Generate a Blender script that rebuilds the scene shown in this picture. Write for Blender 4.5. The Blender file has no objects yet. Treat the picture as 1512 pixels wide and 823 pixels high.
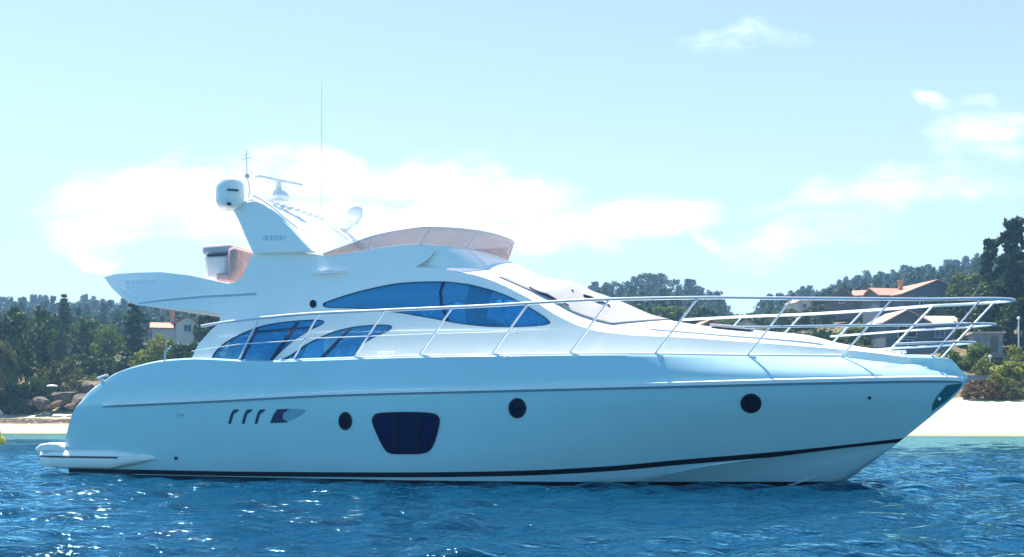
import bpy, math, random
import numpy as np
from mathutils import Vector, Matrix
from mathutils.geometry import delaunay_2d_cdt

R = math.radians
random.seed(7)
rng = np.random.default_rng(11)
sc = bpy.context.scene
COL = sc.collection

# ------------------------------------------------------------------ camera, sky, sun, exposure
F, CX, HOR, H = 1700.0, 756.0, 626.0, 1.0       # focal length in photo pixels, principal column, horizon row, eye height
cam_d = bpy.data.cameras.new('camera')
cam = bpy.data.objects.new('camera', cam_d)
COL.objects.link(cam)
cam.location = (0, 0, H)
cam.rotation_euler = (R(90), 0, 0)
cam_d.sensor_width = 36.0
cam_d.lens = 36.0 * F / 1512.0
cam_d.shift_y = (HOR - 411.5) / 1512.0
cam_d.clip_start = 0.1
cam_d.clip_end = 5000
sc.camera = cam

SUN_EL, SUN_AZ = R(67), R(-34)                  # azimuth measured from straight ahead (+Y) towards +X
sc.view_settings.view_transform = 'Standard'
sc.view_settings.look = 'None'
sc.view_settings.exposure = 1.65
sc.view_settings.gamma = 1.0
sc.view_settings.use_curve_mapping = False

sun_d = bpy.data.lights.new('sun', 'SUN')
sun_d.energy = 3.6
sun_d.angle = R(0.5)
sun_d.color = (1.0, 0.95, 0.86)
sun = bpy.data.objects.new('sun', sun_d)
COL.objects.link(sun)
sd = Vector((math.sin(SUN_AZ) * math.cos(SUN_EL), math.cos(SUN_AZ) * math.cos(SUN_EL), math.sin(SUN_EL)))
sun.rotation_euler = sd.to_track_quat('Z', 'Y').to_euler()
sun.location = sd * 200

world = bpy.data.worlds.new('World')
sc.world = world
world.use_nodes = True
nt = world.node_tree
for n in list(nt.nodes):
    nt.nodes.remove(n)


def nd(tree, typ, **kw):
    n = tree.nodes.new(typ)
    for k, v in kw.items():
        setattr(n, k, v)
    return n


def mth(tree, op, a, b=None, c=None, clamp=False):
    n = nd(tree, 'ShaderNodeMath', operation=op, use_clamp=clamp)
    for i, v in enumerate((a, b, c)):
        if v is None:
            continue
        if hasattr(v, 'default_value') or hasattr(v, 'is_linked'):
            tree.links.new(v, n.inputs[i])
        else:
            n.inputs[i].default_value = v
    return n.outputs[0]


def build_sky():
    L = nt.links.new
    out = nd(nt, 'ShaderNodeOutputWorld')
    bg = nd(nt, 'ShaderNodeBackground')
    sky = nd(nt, 'ShaderNodeTexSky', sky_type='NISHITA', sun_disc=False)
    sky.sun_elevation = SUN_EL
    sky.sun_rotation = SUN_AZ
    sky.air_density = 1.0
    sky.dust_density = 0.3
    sky.ozone_density = 2.0
    tc = nd(nt, 'ShaderNodeTexCoord')
    sep = nd(nt, 'ShaderNodeSeparateXYZ')
    L(tc.outputs['Generated'], sep.inputs[0])
    y = mth(nt, 'MAXIMUM', sep.outputs[1], 0.02)
    a = mth(nt, 'DIVIDE', sep.outputs[0], y)
    e = mth(nt, 'DIVIDE', sep.outputs[2], y)
    comb = nd(nt, 'ShaderNodeCombineXYZ')
    L(a, comb.inputs[0]); L(e, comb.inputs[1])
    # cloud banks: soft ellipses in direction space, broken up by noise
    banks = [(255, 290, 290, 85, -.10), (470, 255, 130, 62, 0), (690, 302, 220, 74, .12), (870, 328, 260, 48, -.10), (540, 332, 400, 66, 0),
             (160, 362, 60, 30, .3), (1440, 225, 80, 90, -.5), (1330, 285, 250, 36, -.08), (1200, 355, 180, 44, -.12),
             (1100, 54, 80, 24, .2), (1480, 165, 55, 17, 0), (1390, 160, 50, 18, .2), (1030, 358, 70, 20, .2)]
    warp = nd(nt, 'ShaderNodeTexNoise'); warp.inputs['Scale'].default_value = 9; warp.inputs['Detail'].default_value = 5
    L(comb.outputs[0], warp.inputs['Vector'])
    wv = nd(nt, 'ShaderNodeVectorMath', operation='SUBTRACT'); L(warp.outputs['Color'], wv.inputs[0]); wv.inputs[1].default_value = (.5, .5, .5)
    ws = nd(nt, 'ShaderNodeVectorMath', operation='MULTIPLY'); L(wv.outputs[0], ws.inputs[0]); ws.inputs[1].default_value = (.20, .085, 0)
    wp = nd(nt, 'ShaderNodeVectorMath', operation='ADD'); L(ws.outputs[0], wp.inputs[0]); L(comb.outputs[0], wp.inputs[1])
    s2 = nd(nt, 'ShaderNodeSeparateXYZ'); L(wp.outputs[0], s2.inputs[0])
    tot = None
    for (u, v, rx, ry, sh) in banks:
        ca, ce = (u - CX) / F, (HOR - v) / F
        da = mth(nt, 'SUBTRACT', s2.outputs[0], ca)
        de = mth(nt, 'SUBTRACT', s2.outputs[1], ce)
        de = mth(nt, 'MULTIPLY_ADD', da, sh, de)
        da = mth(nt, 'DIVIDE', da, rx / F)
        de = mth(nt, 'DIVIDE', de, ry / F)
        r2 = mth(nt, 'ADD', mth(nt, 'MULTIPLY', da, da), mth(nt, 'MULTIPLY', de, de))
        m = mth(nt, 'MULTIPLY', mth(nt, 'SUBTRACT', 1.0, r2, clamp=True), 1.0 if u < 1000 else .52)
        tot = m if tot is None else mth(nt, 'MAXIMUM', tot, m)
    st = nd(nt, 'ShaderNodeVectorMath', operation='MULTIPLY'); L(comb.outputs[0], st.inputs[0]); st.inputs[1].default_value = (1, 3.0, 1)
    nz = nd(nt, 'ShaderNodeTexNoise'); nz.inputs['Scale'].default_value = 8; nz.inputs['Detail'].default_value = 9; nz.inputs['Roughness'].default_value = .66
    L(st.outputs[0], nz.inputs['Vector'])
    d = mth(nt, 'ADD', mth(nt, 'MULTIPLY', tot, 1.06), mth(nt, 'MULTIPLY', mth(nt, 'SUBTRACT', nz.outputs[0], .58), mth(nt, 'MULTIPLY_ADD', tot, 3.0, .35)))
    mr = nd(nt, 'ShaderNodeMapRange', interpolation_type='SMOOTHSTEP')
    L(d, mr.inputs[0]); mr.inputs[1].default_value = .03; mr.inputs[2].default_value = .95
    front = mth(nt, 'GREATER_THAN', sep.outputs[1], 0.05)
    cov = mth(nt, 'MULTIPLY', mr.outputs[0], front)
    tint = nd(nt, 'ShaderNodeMix', data_type='RGBA', blend_type='MULTIPLY'); tint.inputs[0].default_value = 1.0
    L(sky.outputs[0], tint.inputs[6]); tint.inputs[7].default_value = SKY_TINT
    el = nd(nt, 'ShaderNodeMapRange', interpolation_type='SMOOTHSTEP'); L(sep.outputs[2], el.inputs[0])
    el.inputs[1].default_value = -.02; el.inputs[2].default_value = HORIZON_TOP; el.inputs[3].default_value = .9; el.inputs[4].default_value = 0
    # the bright pale horizon lies towards the sun; away from it the sky is a deeper blue
    fw = nd(nt, 'ShaderNodeMapRange', interpolation_type='SMOOTHSTEP'); L(sep.outputs[1], fw.inputs[0]); fw.inputs[1].default_value = -.45; fw.inputs[2].default_value = .55
    bk = nd(nt, 'ShaderNodeMix', data_type='RGBA', blend_type='MULTIPLY'); L(mth(nt, 'SUBTRACT', 1.0, fw.outputs[0]), bk.inputs[0]); L(tint.outputs[2], bk.inputs[6]); bk.inputs[7].default_value = BACK_TINT
    tint = bk
    hz = nd(nt, 'ShaderNodeMix', data_type='RGBA'); L(mth(nt, 'MULTIPLY', el.outputs[0], mth(nt, 'MULTIPLY_ADD', fw.outputs[0], .85, .15)), hz.inputs[0]); L(tint.outputs[2], hz.inputs[6]); hz.inputs[7].default_value = HORIZON_COL
    mix = nd(nt, 'ShaderNodeMix', data_type='RGBA'); L(cov, mix.inputs[0]); L(hz.outputs[2], mix.inputs[6])
    mix.inputs[7].default_value = CLOUD
    L(mix.outputs[2], bg.inputs[0]); bg.inputs[1].default_value = SKY_STRENGTH
    L(bg.outputs[0], out.inputs[0])


SKY_STRENGTH = 0.073
SKY_TINT = (1.14, 1.02, 0.98, 1)
BACK_TINT = (.38, .80, 1.0, 1)
HORIZON_TOP, HORIZON_COL = .36, (3.85, 4.75, 4.85, 1)
CLOUD = (8.3, 8.4, 8.4, 1)
build_sky()


# ------------------------------------------------------------------ helpers
def W(u, v, Y):
    return Vector(((u - CX) / F * Y, Y, H + (HOR - v) / F * Y))


def link(name, me, mat=None, parent=None):
    o = bpy.data.objects.new(name, me)
    COL.objects.link(o)
    if mat is not None:
        for m in (mat if isinstance(mat, (list, tuple)) else [mat]):
            me.materials.append(m)
    if parent is not None:
        o.parent = parent
    return o


def mesh(name, verts, faces, smooth=True, sharp=None):
    me = bpy.data.meshes.new(name)
    me.from_pydata([tuple(map(float, v)) for v in verts], [], [tuple(int(i) for i in f) for f in faces])
    me.validate()
    if smooth:
        me.polygons.foreach_set('use_smooth', [True] * len(me.polygons))
        if sharp:
            me.set_sharp_from_angle(angle=R(sharp))
    me.update()
    return me


def obj(name, verts, faces, mat, parent=None, smooth=True, sharp=40):
    return link(name, mesh(name, verts, faces, smooth, sharp), mat, parent)


def tag(o, label=None, cat=None, group=None, kind=None):
    for k, v in (('label', label), ('category', cat), ('group', group), ('kind', kind)):
        if v:
            o[k] = v
    return o


def empty(name, loc=(0, 0, 0), rz=0):
    o = bpy.data.objects.new(name, None)
    o.empty_display_size = .3
    o.location = loc
    o.rotation_euler = (0, 0, rz)
    COL.objects.link(o)
    return o


def copy_tree(o, parent=None):
    c = o.copy()
    COL.objects.link(c)
    c.parent = parent
    for ch in [x for x in bpy.data.objects if x.parent == o]:
        copy_tree(ch, c)
    return c


class MB:
    """collects simple shapes into one mesh"""
    def __init__(self):
        self.v, self.f = [], []

    def add(self, v, f):
        b = len(self.v)
        self.v += [tuple(p) for p in v]
        self.f += [tuple(i + b for i in q) for q in f]
        return self

    def box(self, c, s, rot=None):
        hx, hy, hz = s[0] / 2, s[1] / 2, s[2] / 2
        P = [Vector((x, y, z)) for x in (-hx, hx) for y in (-hy, hy) for z in (-hz, hz)]
        if rot is not None:
            P = [rot @ p for p in P]
        P = [p + Vector(c) for p in P]
        return self.add(P, [(0, 1, 3, 2), (4, 6, 7, 5), (0, 4, 5, 1), (2, 3, 7, 6), (0, 2, 6, 4), (1, 5, 7, 3)])

    def tube(self, pts, r, n=8, closed=False):
        pts = [Vector(p) for p in pts]
        rs = r if isinstance(r, (list, tuple)) else [r] * len(pts)
        V, N = [], len(pts)
        prev = None
        for i, p in enumerate(pts):
            d = (pts[min(i + 1, N - 1)] - pts[max(i - 1, 0)]).normalized()
            ref = Vector((0, 0, 1)) if abs(d.z) < .95 else Vector((1, 0, 0))
            if prev is not None:
                ref = prev
            x = (ref - d * ref.dot(d)).normalized()
            prev = x
            y = d.cross(x)
            for k in range(n):
                a = 2 * math.pi * k / n
                V.append(p + (x * math.cos(a) + y * math.sin(a)) * rs[i])
        Fc = []
        for i in range(N - 1):
            for k in range(n):
                k2 = (k + 1) % n
                Fc.append((i * n + k, i * n + k2, (i + 1) * n + k2, (i + 1) * n + k))
        Fc.append(tuple(range(n - 1, -1, -1)))
        Fc.append(tuple((N - 1) * n + k for k in range(n)))
        return self.add(V, Fc)

    def lathe(self, prof, c=(0, 0, 0), n=24, rot=None):
        V, Fc = [], []
        for (r, z) in prof:
            for k in range(n):
                a = 2 * math.pi * k / n
                p = Vector((r * math.cos(a), r * math.sin(a), z))
                V.append((rot @ p if rot is not None else p) + Vector(c))
        m = len(prof)
        for i in range(m - 1):
            for k in range(n):
                k2 = (k + 1) % n
                Fc.append((i * n + k, i * n + k2, (i + 1) * n + k2, (i + 1) * n + k))
        Fc.append(tuple(range(n - 1, -1, -1)))
        Fc.append(tuple((m - 1) * n + k for k in range(n)))
        return self.add(V, Fc)

    def prism(self, poly, axis_a, axis_b, o, d):
        """poly in (a,b) plane, extruded along vector d"""
        A, B, O, D = Vector(axis_a), Vector(axis_b), Vector(o), Vector(d)
        n = len(poly)
        P = [O + A * p[0] + B * p[1] for p in poly]
        P += [p + D for p in P]
        return self.add(P, [tuple(range(n - 1, -1, -1)), tuple(range(n, 2 * n))] + [(i, (i + 1) % n, n + (i + 1) % n, n + i) for i in range(n)])

    def build(self, name, mat, parent=None, smooth=True, sharp=40, bevel=0):
        o = obj(name, self.v, self.f, mat, parent, smooth, sharp)
        if bevel:
            b = o.modifiers.new('bevel', 'BEVEL')
            b.width = bevel
            b.segments = 2
            b.limit_method = 'ANGLE'
        return o


def pchip(xs, ys):
    xs, ys = np.asarray(xs, float), np.asarray(ys, float)
    h = np.diff(xs); d = np.diff(ys) / h
    m = np.zeros_like(ys)
    for i in range(1, len(xs) - 1):
        if d[i - 1] * d[i] > 0:
            w1, w2 = 2 * h[i] + h[i - 1], h[i] + 2 * h[i - 1]
            m[i] = (w1 + w2) / (w1 / d[i - 1] + w2 / d[i])
    m[0], m[-1] = d[0], d[-1]

    def f(x):
        x = min(max(x, xs[0]), xs[-1])
        i = min(max(int(np.searchsorted(xs, x)) - 1, 0), len(xs) - 2)
        t = (x - xs[i]) / h[i]
        return float((1 + 2 * t) * (1 - t) ** 2 * ys[i] + t * (1 - t) ** 2 * h[i] * m[i] + t * t * (3 - 2 * t) * ys[i + 1] + t * t * (t - 1) * h[i] * m[i + 1])
    return f


def ppl(pts, n=10):
    """smooth a polyline: Catmull-Rom through points"""
    P = [Vector(p) for p in pts]
    out = []
    for i in range(len(P) - 1):
        a, b, c, d = P[max(i - 1, 0)], P[i], P[i + 1], P[min(i + 2, len(P) - 1)]
        for k in range(n):
            t = k / n
            out.append(.5 * ((2 * b) + (c - a) * t + (2 * a - 5 * b + 4 * c - d) * t * t + (3 * b - a - 3 * c + d) * t ** 3))
    out.append(P[-1])
    return out


# ------------------------------------------------------------------ materials
def mat(name, color, rough=.5, metal=0, spec=.5, noise=0, nscale=5, bump=0, bscale=30, coat=0, stretch=(1, 1, 1)):
    m = bpy.data.materials.new(name)
    m.use_nodes = True
    t = m.node_tree
    b = t.nodes['Principled BSDF']
    b.inputs['Base Color'].default_value = (*color, 1)
    b.inputs['Roughness'].default_value = rough
    b.inputs['Metallic'].default_value = metal
    b.inputs['Specular IOR Level'].default_value = spec
    b.inputs['Coat Weight'].default_value = coat
    if noise or bump:
        tc = nd(t, 'ShaderNodeTexCoord')
        mp = nd(t, 'ShaderNodeMapping'); mp.inputs['Scale'].default_value = stretch
        t.links.new(tc.outputs['Object'], mp.inputs[0])
    if noise:
        n = nd(t, 'ShaderNodeTexNoise'); n.inputs['Scale'].default_value = nscale; n.inputs['Detail'].default_value = 5
        t.links.new(mp.outputs[0], n.inputs['Vector'])
        mx = nd(t, 'ShaderNodeMix', data_type='RGBA')
        mr = nd(t, 'ShaderNodeMapRange'); t.links.new(n.outputs[0], mr.inputs[0])
        mr.inputs[1].default_value = .3; mr.inputs[2].default_value = .7
        t.links.new(mr.outputs[0], mx.inputs[0])
        mx.inputs[6].default_value = (*[c * (1 - noise) for c in color], 1)
        mx.inputs[7].default_value = (*[min(1, c * (1 + noise)) for c in color], 1)
        t.links.new(mx.outputs[2], b.inputs['Base Color'])
    if bump:
        n2 = nd(t, 'ShaderNodeTexNoise'); n2.inputs['Scale'].default_value = bscale; n2.inputs['Detail'].default_value = 4
        t.links.new(mp.outputs[0], n2.inputs['Vector'])
        bp = nd(t, 'ShaderNodeBump'); bp.inputs['Strength'].default_value = bump; bp.inputs['Distance'].default_value = .05
        t.links.new(n2.outputs[0], bp.inputs['Height']); t.links.new(bp.outputs[0], b.inputs['Normal'])
    return m


def mat_foliage(name, dark, light, trans=.25):
    m = bpy.data.materials.new(name)
    m.use_nodes = True
    t = m.node_tree
    L = t.links.new
    b = t.nodes['Principled BSDF']
    out = t.nodes['Material Output']
    geo = nd(t, 'ShaderNodeNewGeometry')
    oi = nd(t, 'ShaderNodeObjectInfo')
    n = nd(t, 'ShaderNodeTexNoise'); n.inputs['Scale'].default_value = .42; n.inputs['Detail'].default_value = 4
    L(geo.outputs['Position'], n.inputs['Vector'])
    f = mth(t, 'MULTIPLY_ADD', geo.outputs['Random Per Island'], .55, mth(t, 'MULTIPLY_ADD', n.outputs[0], 2.6, -1.08))
    f = mth(t, 'MULTIPLY_ADD', oi.outputs['Random'], .3, mth(t, 'SUBTRACT', f, .15), clamp=True)
    mx = nd(t, 'ShaderNodeMix', data_type='RGBA'); L(f, mx.inputs[0])
    mx.inputs[6].default_value = (*dark, 1); mx.inputs[7].default_value = (*light, 1)
    L(mx.outputs[2], b.inputs['Base Color'])
    b.inputs['Roughness'].default_value = .6
    b.inputs['Specular IOR Level'].default_value = .25
    tr = nd(t, 'ShaderNodeBsdfTranslucent'); L(mx.outputs[2], tr.inputs[0])
    ms = nd(t, 'ShaderNodeMixShader'); ms.inputs[0].default_value = trans
    L(b.outputs[0], ms.inputs[1]); L(tr.outputs[0], ms.inputs[2]); L(ms.outputs[0], out.inputs[0])
    return m


def mat_glass(name, color, trans_col, trans, rough=.06):
    m = bpy.data.materials.new(name)
    m.use_nodes = True
    t = m.node_tree
    b = t.nodes['Principled BSDF']
    b.inputs['Base Color'].default_value = (*color, 1)
    b.inputs['Roughness'].default_value = rough
    b.inputs['Specular IOR Level'].default_value = .5
    tr = nd(t, 'ShaderNodeBsdfTransparent'); tr.inputs[0].default_value = (*trans_col, 1)
    ms = nd(t, 'ShaderNodeMixShader'); ms.inputs[0].default_value = trans
    t.links.new(b.outputs[0], ms.inputs[1]); t.links.new(tr.outputs[0], ms.inputs[2])
    t.links.new(ms.outputs[0], t.nodes['Material Output'].inputs[0])
    return m


M = {}
M['gel'] = mat('gelcoat', (.87, .86, .81), .22, noise=.025, nscale=1.5, coat=.35)
M['gelwhite'] = mat('deck_gelcoat', (.80, .82, .82), .35, noise=.03, nscale=2)
M['black'] = mat('black_stripe', (.008, .010, .02), .35)
M['antifoul'] = mat('antifouling', (.008, .010, .014), .6, noise=.2)
M['dark'] = mat('dark_trim', (.015, .03, .08), .35)
M['rubber'] = mat('rub_strip', (.16, .26, .36), .45)
M['groove'] = mat('groove_shadow_gap', (.34, .48, .54), .6)
M['port'] = mat('porthole_glass', (.004, .006, .02), .08)
M['hullglass'] = mat('hull_window_glass', (.004, .008, .055), .15, spec=.3)
M['hullslat'] = mat('hull_window_bar', (.004, .006, .03), .3, spec=.3)
M['steel'] = mat('stainless_steel', (.86, .87, .88), .36, metal=.75)
M['steelsoft'] = mat('painted_metal', (.75, .76, .78), .4)
M['glass'] = mat_glass('blue_tinted_glass', (.16, .60, .98), (.52, .82, 1.0), .80)
M['visor'] = mat_glass('smoked_acrylic', (.54, .45, .44), (.90, .82, .82), .50, .12)
M['cover'] = mat('windscreen_mesh_cover', (.37, .36, .36), .8, noise=.07, nscale=3, bump=.15, bscale=12)
M['sunlit_gel'] = mat('sunlit_leg_gelcoat', (.82, .80, .70), .4)  # sunlit tone of the far arch leg put into its colour
M['cushion'] = mat('pinkish_cushion', (.50, .33, .32), .8, noise=.15, nscale=6)
M['greyfab'] = mat('grey_cover', (.42, .40, .43), .8, noise=.12, nscale=5)
M['seatdark'] = mat('dark_leather', (.012, .014, .022), .5)
M['teak'] = mat('teak_deck', (.36, .24, .14), .7, noise=.2, nscale=4)
M['interior'] = mat('cabin_lining', (.85, .85, .84), .8)
M['pocket'] = mat('anchor_pocket', (.03, .13, .15), .3)
M['nonskid'] = mat('cream_nonskid_deck', (.86, .79, .68), .6, noise=.04, nscale=3)
M['scoop'] = mat('vent_scoop_shade', (.20, .36, .44), .5)  # shade of the scoop recess painted as one flat tone
M['barbody'] = mat('pale_pink_moulding', (.78, .68, .66), .5)
M['step'] = mat('bow_step_blue', (.30, .55, .70), .6)
M['logo'] = mat('badge_grey', (.64, .73, .80), .4)

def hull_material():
    m = mat('hull_gelcoat_shaded', (.47, .675, .71), .16, noise=.03, nscale=.9, coat=.8)  # blue shade on the white hull put into its base colour
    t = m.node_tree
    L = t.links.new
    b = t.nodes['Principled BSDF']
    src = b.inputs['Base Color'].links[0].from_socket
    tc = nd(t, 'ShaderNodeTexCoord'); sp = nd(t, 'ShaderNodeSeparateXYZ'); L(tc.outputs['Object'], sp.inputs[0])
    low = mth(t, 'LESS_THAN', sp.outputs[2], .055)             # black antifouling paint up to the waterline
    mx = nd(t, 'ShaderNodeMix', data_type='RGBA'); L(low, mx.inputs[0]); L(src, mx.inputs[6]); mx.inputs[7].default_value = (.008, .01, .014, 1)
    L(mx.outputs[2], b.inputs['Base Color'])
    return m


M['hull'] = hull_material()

# ------------------------------------------------------------------ the yacht: local axes x forward, y to port, z up; water at z = 0
PSI = R(20)
CP, SP = math.cos(PSI), math.sin(PSI)
LOA = 16.8


def solve_origin():
    A, B = [], []
    for (s, t, u) in ((LOA, 0, 1430), (.1, 2.0, 52)):
        a = (u - CX) / F
        A.append([1, -a]); B.append(-s * CP + t * SP - a * (s * SP + t * CP))
    return np.linalg.solve(np.array(A), np.array(B))


OX, OY = solve_origin()
yacht = empty('motor_yacht', (OX, OY, 0), -PSI)
tag(yacht, 'large white flybridge motor yacht with pale blue shade coloured into its hull, lying at anchor off the beach', 'yacht')


def pb(u, v, tf):
    """photo pixel -> (s, z) on the yacht surface whose half breadth is tf(s, z)"""
    a = (u - CX) / F
    t = tf(8, 2) if callable(tf) else tf
    s = z = 0
    for _ in range(40):
        s = (a * (OY - t * CP) - OX + t * SP) / (CP + a * SP)
        Y = OY - s * SP - t * CP
        z = H + (HOR - v) / F * Y
        if callable(tf):
            t = .5 * t + .5 * tf(min(max(s, -1), 18), z)
    return s, z


def Td(s):
    if s < 8:
        return 2.3 - .35 * ((8 - s) / 8) ** 2
    return 2.3 * (1 - min((s - 8) / 8.8, 1) ** 2.4)


_st = sorted([(z, s) for s, z in [pb(u, v, 0) for u, v in ((1235, 720), (1290, 681), (1330, 651), (1380, 611), (1410, 585), (1430, 558))]])
stem_z = pchip([-.9, -.55] + [p[0] for p in _st] + [2.2], [12.4, 14.0] + [p[1] for p in _st] + [16.84])
BOOT_END = pb(1331, 649, 0)
CHINE_END = pb(1322, 656, 0)


def keel(s):
    if s <= 12.0:
        return -.9
    lo, hi = -.9, 2.2
    for _ in range(40):
        m = (lo + hi) / 2
        if stem_z(m) < s:
            lo = m
        else:
            hi = m
    return lo


Bz = pchip([-.3, .1, .6, 1.5, 2.1], [1.98, 2.10, 2.20, 2.30, 2.26])
Pz = pchip([-.2, .3, .9, 1.6, 2.1], [1.55, 1.7, 1.95, 2.35, 2.4])


def Th_hull(s, z):
    z = max(min(z, 2.15), -.3)
    B, p, e = Bz(z), Pz(z), stem_z(z)
    if s <= 8:
        return B - .35 * ((8 - s) / 8) ** 2
    return B * (1 - min((s - 8) / (e - 8), 1) ** p)


def px(pts, tf):
    return [pb(u, v, tf) for u, v in pts]


rub_pts = px([(150, 597), (300, 590), (500, 580), (760, 573), (1000, 567), (1200, 562), (1400, 559)], Th_hull)
zr = pchip([0] + [p[0] for p in rub_pts] + [16.9], [rub_pts[0][1] - .06] + [p[1] for p in rub_pts] + [1.70])
def inset(s):
    return .05 + .62 * min(max((s - 11.5) / 4.3, 0), 1) ** 1.2


def Ttop(s, z):
    T = Th_hull(s, 2.0)
    return max(T - inset(s), T * .32)


top_px = px([(95, 656), (101, 635), (110, 612), (122, 592), (134, 578), (147, 569), (170, 553), (205, 541), (240, 534), (280, 531), (400, 535), (490, 532), (620, 528),
             (760, 526), (960, 525), (1100, 527), (1240, 528), (1340, 528), (1372, 529), (1402, 533)], Ttop)
_tp = [(p[0], p[1]) for p in top_px] + [(16.78, 1.735), (16.9, 1.7)]
_xs, _ys = [], []
for a_, b_ in _tp:
    if not _xs or a_ > _xs[-1] + .01:
        _xs.append(a_); _ys.append(b_)
S0 = _xs[0]
zt = pchip(_xs, _ys)
boot_px = px([(160, 694), (300, 697), (500, 699), (760, 697), (900, 690), (1000, 681), (1150, 668.5), (1240, 659.5)], lambda s, z: Th_hull(s, max(z, .1)))
zb = pchip([0] + [p[0] for p in boot_px] + [BOOT_END[0]], [boot_px[0][1]] + [p[1] for p in boot_px] + [BOOT_END[1]])
ch_px = px([(906, 714), (1054, 689), (1181, 672), (1270, 661)], lambda s, z: Th_hull(s, max(z, .0)))
zc = pchip([0, 6] + [p[0] for p in ch_px] + [CHINE_END[0]], [-.06, -.07] + [p[1] for p in ch_px] + [CHINE_END[1]])


def mirror_add(mb, V, Fc):
    mb.add(V, Fc)
    mb.add([(x, -y, z) for x, y, z in V], [tuple(reversed(f)) for f in Fc])


def Tedge(s):
    T = Th_hull(s, zt(s))
    return max(T - inset(s), T * .32)


def Tgun(s, z):
    T = Th_hull(s, z)
    w = min(max((z - zr(s)) / max(zt(s) - zr(s), .05), 0), 1)
    return max(T - inset(s) * w ** 1.7, T * .32)


def build_hull():
    ss = list(np.linspace(S0, 3, 34)) + list(np.linspace(3, 13, 61))[1:] + list(np.linspace(13, 16.8, 64))[1:]
    V, Fc, mi = [], [], []
    rows_n = None
    for s in ss:
        k = keel(s)
        c, b, r, t = zc(s), zb(s), zr(s), zt(s)
        b0, b1 = b - .068, b + .016
        t = max(t, k + .001)
        zz = []
        # bottom panel keel -> chine (straight), then topsides
        cc = min(max(c, k), t)
        Tc = Th_hull(s, cc) if cc > k + 1e-4 else 0
        for w in (0, .25, .5, .75):
            zz.append((Tc * w ** .8, k + (cc - k) * w))
        def lv(z):
            z = min(max(z, k), t)
            T = Th_hull(s, z) if z > k + 1e-5 else 0
            return (T, z)
        zz.append((Tc + .0, cc))
        q = lv(max(c + .02, k)); zz.append((q[0] + .018 * min(max((q[1] - k - .02) / .4, 0), 1), q[1]))
        zz.append(lv(.5 * (c + .02) + .5 * b0))
        zz.append(lv(b0)); zz.append(lv(b1))
        for w in (.12, .25, .4, .55, .7, .85, .94):
            zz.append(lv(b1 + (r - b1) * w))
        zz.append(lv(r))
        for w in (.25, .5, .75, .92, 1):
            q = lv(r + (zt(s) - r) * w)
            zz.append((max(q[0] - inset(s) * w ** 1.7, q[0] * .32), q[1]))
        Tt, ztp = zz[-1]
        wth = min(.10, Tt * .5)
        zz.append((max(Tt - min(.045, wth * .5), 0), ztp + .032))
        zz.append((max(Tt - wth, 0), ztp + .034))
        zz.append((max(Tt - wth - .01, 0), ztp - .10))
        rows_n = len(zz)
        V += [(s, -T, z) for T, z in zz]
    n = rows_n
    for i in range(len(ss) - 1):
        for j in range(n - 1):
            Fc.append((i * n + j, (i + 1) * n + j, (i + 1) * n + j + 1, i * n + j + 1))
            mi.append(j)
    mb = MB()
    mirror_add(mb, V, Fc)
    # transom closing the aft end
    b = len(mb.v) // 2
    for j in range(n - 1):
        mb.f.append((j, j + 1, b + j + 1, b + j))
    me = mesh('hull', mb.v, mb.f, True, 38)
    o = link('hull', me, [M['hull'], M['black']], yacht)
    k = 2 * len(mi)
    if len(me.polygons) == len(mb.f):
        for i, j in enumerate(mi + mi):
            me.polygons[i].material_index = 1 if (j == BOOT_ROW) else 0
    bm_w = o.modifiers.new('weld', 'WELD'); bm_w.merge_threshold = .0008
    return o


# the antifouling edge needs its own row of faces: keep chine rows fine near the water
BOOT_ROW = 7
hull = build_hull()


def inside(p, poly):
    x, y = p
    c = False
    n = len(poly)
    for i in range(n):
        x1, y1 = poly[i]; x2, y2 = poly[(i + 1) % n]
        if (y1 > y) != (y2 > y) and x < (x2 - x1) * (y - y1) / (y2 - y1) + x1:
            c = not c
    return c


def dens(poly, step):
    out = []
    n = len(poly)
    for i in range(n):
        a, b = poly[i], poly[(i + 1) % n]
        k = max(1, int(math.hypot(b[0] - a[0], b[1] - a[1]) / step))
        for j in range(k):
            out.append((a[0] + (b[0] - a[0]) * j / k, a[1] + (b[1] - a[1]) * j / k))
    return out


def smooth_poly(pts, n=5):
    P = [Vector((p[0], p[1])) for p in pts]
    N = len(P)
    out = []
    for i in range(N):
        a, b, c, d = P[i - 1], P[i], P[(i + 1) % N], P[(i + 2) % N]
        for k in range(n):
            t = k / n
            q = .5 * ((2 * b) + (c - a) * t + (2 * a - 5 * b + 4 * c - d) * t * t + (3 * b - a - 3 * c + d) * t ** 3)
            out.append((q.x, q.y))
    return out


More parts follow.
